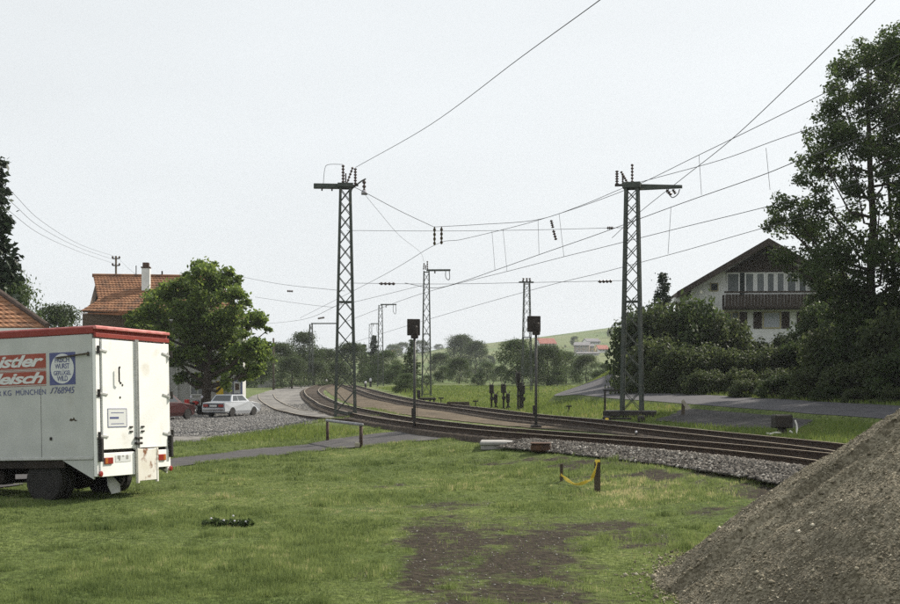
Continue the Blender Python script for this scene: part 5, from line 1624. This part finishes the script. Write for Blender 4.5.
MB().bbox(-.22, .18, -.16, .16, .26, .56, .05).build('engine', 'galv', mc)
MB().lathe([(.05, 0), (.1, .06), (.1, .12)], (.46, 0, .84), 10, 'x').build('headlight', 'porcelain', mc)

# ------------------------------------------------------------------ houses
def plane_pt(px, py, a, b_):
    """pixel on the plane z = a + b_ * Y"""
    Y = (a - CZ) / ((HY - py) / F - b_)
    return Vector(((px - CX) / F * Y, Y, a + b_ * Y))

def roof_courses(parent, base, xl_fn, xr_fn, y0, z0, y1, z1, n, m, thick=.05, name='tile_course'):
    """overlapping courses of tiles from eave (y0,z0) to ridge (y1,z1); rolls along every course"""
    e = Vector((0, y1 - y0, z1 - z0)); nrm = Vector((0, -(z1 - z0), y1 - y0)).normalized()
    for k in range(n):
        t0, t1 = k / n, min((k + 1.12) / n, 1.0)
        p0 = Vector((0, y0, z0)) + e * t0; p1 = Vector((0, y0, z0)) + e * t1
        x0, x1 = xl_fn(t0), xr_fn(t0)
        xa, xb = xl_fn(t1), xr_fn(t1)
        cols = max(4, int((x1 - x0) / .24) * 2)
        mb = MB()
        V_ = []
        for j in range(cols + 1):
            s = j / cols
            h = thick * (1.0 + (.55 if j % 2 else 0)) + random.uniform(-.006, .006)
            a = Vector((x0 + (x1 - x0) * s, p0.y, p0.z)) + nrm * h
            b = Vector((xa + (xb - xa) * s, p1.y, p1.z)) + nrm * (h - thick * .9)
            c = Vector((x0 + (x1 - x0) * s, p0.y, p0.z)) - nrm * .01
            V_ += [a - base, b - base, c - base]
        Fc = []
        for j in range(cols):
            i = j * 3
            Fc += [(i, i + 3, i + 4, i + 1), (i + 2, i + 5, i + 3, i)]
        mb.add(V_, Fc); mb.build(name, m, parent)

def window(parent, x0, x1, y, z0, z1, frame='white_paint', pane='glass_pale', fw=.07, mull=1, base=Vector((0, 0, 0)), d=.06, name='window'):
    """frame on a wall facing -Y at depth y"""
    f = MB()
    B = base
    f.box(x0 - B.x, x1 - B.x, y - d - B.y, y - .003 - B.y, z0 - B.z, z0 + fw - B.z); f.box(x0 - B.x, x1 - B.x, y - d - B.y, y - .003 - B.y, z1 - fw - B.z, z1 - B.z)
    f.box(x0 - B.x, x0 + fw - B.x, y - d - B.y, y - .003 - B.y, z0 + fw - B.z, z1 - fw - B.z); f.box(x1 - fw - B.x, x1 - B.x, y - d - B.y, y - .003 - B.y, z0 + fw - B.z, z1 - fw - B.z)
    for k in range(1, mull):
        xm = x0 + (x1 - x0) * k / mull
        f.box(xm - fw * .35 - B.x, xm + fw * .35 - B.x, y - d + .004 - B.y, y - .003 - B.y, z0 + fw - B.z, z1 - fw - B.z)
    o = f.build(name, frame, parent)
    MB().box(x0 + fw * .5 - B.x, x1 - fw * .5 - B.x, y - .022 - B.y, y - .008 - B.y, z0 + fw * .5 - B.z, z1 - fw * .5 - B.z).build('pane', pane, o)
    return o

# station house
SA, SB = 9.5 - .582 * 89, .582
pR = lambda px, py: plane_pt(px, py, SA, SB)
sb = Vector((-14.1, 84.2, hz(-14.1, 84.2)))
st = thing('station_house', 'pale station house with brown tiled roof and white chimney at left', 'house', sb)
XL, XR_ = -24.9, -13.96
ridge = (89.0, 9.5); eave = (83.4, 9.5 - .582 * 5.6)
def xl_(t):
    return -22.0 if t < .115 else (-25.4 if t < .16 else float(np.interp(t, [.16, .42, 1], [-25.4, -24.35, -25.2])))
roof = MB()
roof.add([Vector((x, y, z)) - sb for x, y, z in ((-22.0, 83.45, 6.24), (-13.7, 83.45, 6.24), (-16.1, 89, 9.46), (-25.1, 89, 9.46), (-24.3, 85.9, 7.65), (-25.3, 84.25, 6.70), (-22.0, 84.1, 6.61))], [(0, 1, 2, 3, 4, 5, 6)])
roof.add([Vector((x, y, z)) - sb for x, y, z in ((-25.1, 89.02, 9.46), (-16.1, 89.02, 9.46), (-13.7, 94.6, 6.2), (-25.1, 94.6, 6.2))], [(0, 1, 2, 3)])
roof.add([Vector((x, y, z)) - sb for x, y, z in ((-13.7, 83.45, 6.24), (-13.7, 94.6, 6.2), (-16.1, 89.01, 9.46))], [(0, 1, 2)])
rf_ = roof.build('roof', 'roof_dark', st)
st.rotation_euler = (0, 0, math.radians(8)); st.scale = (.93, 1, 1)
roof_courses(rf_, sb, xl_, lambda t: -13.7 - 2.4 * t, eave[0], eave[1], ridge[0], ridge[1], 18, 'tile')
MB().tube([Vector((-25.25, 89, 9.53)) - sb, Vector((-16.1, 89, 9.53)) - sb], .13, 8).build('ridge_tiles', 'tile', rf_)
MB().box(XL - sb.x, XR_ - sb.x, 84.2 - sb.y, 84.5 - sb.y, -.3, 6.55 - sb.z).build('front_wall', 'plaster_grey', st)
mb = MB(); mb.prism([(84.5 - sb.y, -.3), (93.8 - sb.y, -.3), (93.8 - sb.y, 6.3 - sb.z), (84.5 - sb.y, 6.3 - sb.z)], 'x', XR_ - .3 - sb.x, XR_ - sb.x); mb.build('end_wall', 'plaster_grey', st)
mb = MB(); mb.prism([(84.5 - sb.y, -.3), (93.8 - sb.y, -.3), (93.8 - sb.y, 6.6 - sb.z), (89 - sb.y, 9.4 - sb.z), (84.5 - sb.y, 6.7 - sb.z)], 'x', XL - sb.x, XL + .3 - sb.x); mb.build('end_wall', 'brown_boards', st)
MB().box(-25.2 - sb.x, -22.0 - sb.x, 84.12 - sb.y, 84.19 - sb.y, 4.2, 6.6 - sb.z).build('boarded_wall', 'brown_boards', st)
MB().tube([Vector((-18.6, 84.1, .1)) - sb, Vector((-18.6, 84.1, 6.1)) - sb], .055, 8).build('drainpipe', 'galv', st)
MB().tube([Vector((-22.0, 83.4, 6.17)) - sb, Vector((-13.7, 83.4, 6.17)) - sb], .07, 8).build('gutter', 'galv', st)
for x0, z0, z1, ww in ((-24.0, 1.2, 2.6, 1.0), (-21.6, 1.2, 2.6, 1.0), (-24.0, 4.0, 5.3, 1.0), (-21.4, 4.0, 5.3, 1.0), (-17.9, 4.0, 5.3, 1.0), (-15.8, 4.0, 5.3, 1.0), (-17.7, 1.2, 2.7, 1.1)):
    window(st, x0, x0 + ww, 84.2, z0, z1, mull=2, base=sb)
dr_ = MB().box(-15.75 - sb.x, -14.85 - sb.x, 84.14 - sb.y, 84.197 - sb.y, .05, 2.15).build('door', 'plaster_grey', st)
MB().box(-15.65 - sb.x, -14.95 - sb.x, 84.125 - sb.y, 84.139 - sb.y, 1.2, 2.05).build('door_pane', 'glass_pale', dr_)
k = 87.3 / F
cpos = pR(147.5, 290) - sb
chm = MB().bbox(cpos.x - 4.3 * k, cpos.x + 4.3 * k, cpos.y - .28, cpos.y + .28, cpos.z - .4, cpos.z + 20.5 * k, .015).build('chimney', 'plaster', st)
MB().bbox(cpos.x - 5 * k, cpos.x + 5 * k, cpos.y - .34, cpos.y + .34, cpos.z + 20.6 * k, cpos.z + 21.8 * k, .01).build('chimney_slab', 'brick_cap', chm)
MB().bbox(cpos.x - 3.3 * k, cpos.x + 3.3 * k, cpos.y - .25, cpos.y + .25, cpos.z + 21.9 * k, cpos.z + 26 * k, .02).build('chimney_cap', 'brick_cap', chm)
MB().tube([P(140.5, 277.5, 89) - sb, P(140.5, 267, 89) - sb], .035, 6).build('antenna', 'dark_steel', st)
MB().tube([P(167.5, 277.5, 89) - sb, P(167.5, 272, 89) - sb], .06, 6).build('vent_pipe', 'dark_steel', st)

q0, q1 = P(216.6, 395.5, 84.0), P(223.5, 381, 84.0)
o = thing('letter_box', 'yellow post box on the station wall behind the silver car', 'post box', (q0.x, 84.0, q0.z))
MB().bbox(0, q1.x - q0.x, -.1, .18, 0, q1.z - q0.z, .03).build('case', 'yellow_box', o)
MB().box(.06, q1.x - q0.x - .06, -.112, -.101, (q1.z - q0.z) * .72, (q1.z - q0.z) * .78).build('slot', 'dark_steel', o)
MB().bar((.23, .05, -1.2 + .02), (.23, .05, 0), .08).build('post', 'dark_steel', o)
q0, q1 = P(232.5, 394.5, 84.0), P(241.5, 380.5, 84.0)
o = thing('notice_case', 'blue framed notice case at the right corner of the station wall', 'notice case', (q0.x, 84.1, q0.z))
MB().bbox(0, q1.x - q0.x, -.05, .09, 0, q1.z - q0.z, .02).build('frame', 'poster_blue', o)
MB().box(.07, q1.x - q0.x - .07, -.06, -.051, .07, q1.z - q0.z - .06).build('sheet', 'sign_white', o)
MB().box(.17, q1.x - q0.x - .17, -.067, -.061, .3, q1.z - q0.z - .2).build('picture', 'brown_boards', o)
q0, q1 = P(195.5, 391, 84.0), P(200.5, 384, 84.0)
o = thing('wall_sign', 'small blue sign on the station wall left of the maple trunk', 'sign', (q0.x, 84.13, q0.z))
MB().bbox(0, q1.x - q0.x, -.03, .05, 0, q1.z - q0.z, .01).build('plate', 'poster_blue', o)

# shed with orange tiles at the left edge
hb = Vector((-21, 50, hz(-21, 50)))
sh = thing('tiled_shed', 'low shed with bright orange tiled hip roof behind the truck at left', 'shed', hb)
e0 = (48.0, 4.28); r0_ = (52.0, 6.3); Xe, Xr = -15.45, -19.4
mb = MB()
c = [Vector(p) - hb for p in ((-30, 48, 4.25), (Xe, 48, 4.25), (Xe - 3.0, 56, 4.25), (-30, 56, 4.25), (-26, 52, 6.25), (Xr, 52, 6.25))]
mb.add(c, [(0, 1, 5, 4), (1, 2, 5), (2, 3, 4, 5), (3, 0, 4), (3, 2, 1, 0)])
r_o = mb.build('roof', 'roof_dark', sh)
roof_courses(r_o, hb, lambda t: -30 + 4 * t, lambda t: Xe + (Xr - Xe) * t, e0[0], e0[1], r0_[0], r0_[1], 11, 'tile_pale', .045)
MB().tube([Vector((Xe, 47.98, 4.36)) - hb, Vector((Xr, 52, 6.40)) - hb], .11, 8).build('hip_tiles', 'roof_dark', r_o)
MB().tube([Vector((-26, 52, 6.40)) - hb, Vector((Xr, 52, 6.40)) - hb], .11, 8).build('ridge_tiles', 'tile_pale', r_o)
MB().box(-30 - hb.x, Xe + .1 - hb.x, 47.86 - hb.y, 47.95 - hb.y, 4.08 - hb.z, 4.26 - hb.z).build('fascia', 'white_paint', sh)
MB().prism([(-29.5 - hb.x, 48.5 - hb.y), (Xe - .5 - hb.x, 48.5 - hb.y), (Xe - 3.4 - hb.x, 55.5 - hb.y), (-29.5 - hb.x, 55.5 - hb.y)], 'z', -.3, 4.2 - hb.z).build('wall', 'brown_boards', sh)
for x in (-28, -24.5, -21, -18):
    window(sh, x, x + 1.1, 48.5, 1.3, 2.5, base=hb, mull=2)

# chalet
k = 85 / F
cz0 = hz(21.4, 85)
ch = thing('chalet', 'white chalet with dark gable, long balcony and shuttered windows on the hillside', 'house', (21.42, 85, cz0), math.radians(-5))
cx = lambda px: (px - 765) * k
czz = lambda py: CZ + (HY - py) * k - cz0
wl, wr_ = cx(692), cx(838)
pitch = (293 - 241) / 89.0
zap = czz(241)
mb = MB(); mb.prism([(wl, -1.5), (wr_, -1.5), (wr_, zap - .31 - pitch * wr_), (0, zap - .31), (wl, zap - .31 + pitch * wl)], 'y', 0, 11); mb.build('wall', 'plaster', ch)
for s in (-1, 1):
    xe = s * 89 * k
    mb = MB()
    mb.hexa([(0, -1.5, zap - .30), (xe, -1.5, zap - .30 - pitch * abs(xe)), (xe, 12, zap - .30 - pitch * abs(xe)), (0, 12, zap - .30), (0, -1.5, zap), (xe, -1.5, zap - pitch * abs(xe)), (xe, 12, zap - pitch * abs(xe)), (0, 12, zap)])
    mb.build('roof', 'roof_dark', ch)
    mb = MB(); mb.hexa([(0, -1.56, zap - .42), (xe, -1.56, zap - .42 - pitch * abs(xe)), (xe, -1.505, zap - .42 - pitch * abs(xe)), (0, -1.505, zap - .42), (0, -1.56, zap + .03), (xe, -1.56, zap + .03 - pitch * abs(xe)), (xe, -1.505, zap + .03 - pitch * abs(xe)), (0, -1.505, zap + .03)])
    mb.build('barge_board', 'dark_boards', ch)
zc = czz(272)
xc = (zap - .55 - zc) / pitch
mb = MB(); mb.prism([(-xc, zc), (xc, zc), (0, zap - .5)], 'y', -.14, -.004); mb.build('gable_cladding', 'dark_boards', ch)
for a, b_ in ((727, 740), (745, 754.5), (756, 765), (766.3, 774.7), (776, 784.4), (786, 796), (797.5, 806), (807.5, 816)):
    window(ch, cx(a), cx(b_), 0, czz(293.5), czz(272.5), fw=.085, pane='glass_pale')
MB().box(cx(740.2), cx(744.8), -.03, -.004, czz(296), czz(272.5)).build('balcony_door', 'glass', ch)
window(ch, cx(711), cx(719), 0, czz(291), czz(282.5), frame='olive_frame', pane='glass', fw=.05)
for a, b_, pn in ((725, 739.5, 'glass_pale'), (762.5, 780.5, 'curtain'), (805.5, 820.5, 'glass_pale')):
    window(ch, cx(a), cx(b_), 0, czz(328.5), czz(311.5), frame='olive_frame', pane=pn, fw=.08, mull=1 if pn == 'curtain' else 2)
for a, b_ in ((740.2, 747.2), (753.6, 761.6), (781.3, 789), (796.2, 804.6), (821.3, 829)):
    MB().bbox(cx(a), cx(b_), -.07, -.004, czz(328.5), czz(312), .01).build('shutter', 'dark_boards', ch)
bf_, bt_ = czz(308), czz(293.2)
MB().box(cx(723.5), cx(818.5), -1.25, -.002, bf_ - .12, bf_ + .06).build('balcony_floor', 'dark_boards', ch)
bw = (cx(818.5) - cx(723.5)) / 30
BOARD = MB().bbox(0, bw * .93, 0, .03, 0, bt_ - bf_ - .1, .006).mesh('balcony_board', 'dark_boards')
for i in range(30):
    o = obj('balcony_board', BOARD, ch); o.location = (cx(723.5) + i * bw, -1.29 + (.012 if i % 2 else 0), bf_ - .06)
for i in range(3):
    o = obj('balcony_board', BOARD, ch); o.location = (cx(723.5) - .04, -1.2 + i * .4, bf_ - .06); o.rotation_euler = (0, 0, math.radians(90))
MB().bbox(cx(722.5), cx(819.5), -1.34, -1.2, bt_ - .06, bt_ + .06, .015).build('balcony_rail', 'dark_boards', ch)
MB().bbox(cx(674), cx(691), -.6, 3, czz(302), czz(297.5), .02).build('porch_roof', 'white_paint', ch)
for y in (-.4, 2.8):
    MB().bar((cx(677), y, -1.0), (cx(677), y, czz(302)), .14).build('porch_post', 'dark_boards', ch)

# houses on the far hill
def hill_house(px0, px1, pb, pe, pr, wm, rm, label, nw=3, rows=1, depth=9):
    b = G((px0 + px1) / 2, pb)
    k = b.y / F
    o = thing('hill_house', label, 'house', b, math.radians(random.uniform(-12, 12)), 'houses on the far hill')
    w2 = (px1 - px0) / 2 * k; he = (pb - pe) * k; hr_ = (pb - pr) * k
    mb = MB(); mb.prism([(0, -3), (depth, -3), (depth, he), (depth / 2, hr_), (0, he)], 'x', -w2 * .95, w2 * .95); mb.build('wall', wm, o)
    for s in (0, 1):
        y0, y1 = (-.6, depth / 2) if s == 0 else (depth + .6, depth / 2)
        zl_ = he - (hr_ - he) * .6 / (depth / 2)
        mb = MB(); mb.hexa([(-w2, min(y0, y1), (zl_ if s == 0 else hr_)), (w2, min(y0, y1), (zl_ if s == 0 else hr_)), (w2, max(y0, y1), (hr_ if s == 0 else zl_)), (-w2, max(y0, y1), (hr_ if s == 0 else zl_)),
                            (-w2, min(y0, y1), (zl_ if s == 0 else hr_) + .3), (w2, min(y0, y1), (zl_ if s == 0 else hr_) + .3), (w2, max(y0, y1), (hr_ if s == 0 else zl_) + .3), (-w2, max(y0, y1), (hr_ if s == 0 else zl_) + .3)])
        mb.build('roof', rm, o)
    for rw in range(rows):
        for i in range(nw):
            x = -w2 * .8 + (i + .5) * 1.6 * w2 / nw
            z = he * (rw + .35) / rows
            window(o, x - .5, x + .5, 0, z, z + min(1.2, he / rows * .5), frame='white_paint', pane='glass', fw=.1, d=.1)
    return o
hill_house(539, 557, 348.5, 343.5, 338.5, 'plaster', 'hill_tile', 'white hill house with bright red roof right of the right signal', 4, 2)
hill_house(573.5, 589.5, 353.5, 345.5, 342.5, 'plaster_tan', 'hill_grey_roof', 'tall tan hill building right of the cone shaped tree', 3, 2)
hill_house(590, 594.5, 352.5, 346.5, 344.5, 'plaster_cream', 'hill_grey_roof', 'small cream gabled hill house against the tan building', 1, 2, 6)
hill_house(586.5, 601, 344.8, 341.8, 338.8, 'plaster', 'hill_grey_roof', 'long pale hill house with grey roof near the crest', 5, 1)
hill_house(598, 609, 352.5, 349.2, 345.5, 'plaster', 'hill_tile', 'low white hill house with pale red roof beside the bank trees', 3, 1)
hill_house(575, 600, 355.8, 353.6, 352.6, 'plaster', 'hill_grey_roof', 'long low white hill building below the others', 5, 1, 6)
hill_house(390, 398, 356.5, 352.5, 349.5, 'plaster', 'hill_tile', 'tiny far house left of the broad conifer', 2, 1)

# ------------------------------------------------------------------ hazy air
hzb = MB().box(-1400, 1400, -60, 1760, -6, 90).build('haze', 'plaster')
hm = bpy.data.materials.new('haze'); hm.use_nodes = True
n_ = hm.node_tree.nodes; n_.clear()
vol = n_.new('ShaderNodeVolumePrincipled'); out = n_.new('ShaderNodeOutputMaterial')
vol.inputs['Color'].default_value = (.90, .94, 1.0, 1); vol.inputs['Density'].default_value = .0002; vol.inputs['Anisotropy'].default_value = .2
hm.node_tree.links.new(vol.outputs[0], out.inputs['Volume'])
hzb.data.materials.clear(); hzb.data.materials.append(hm)
tag(hzb, kind='stuff')
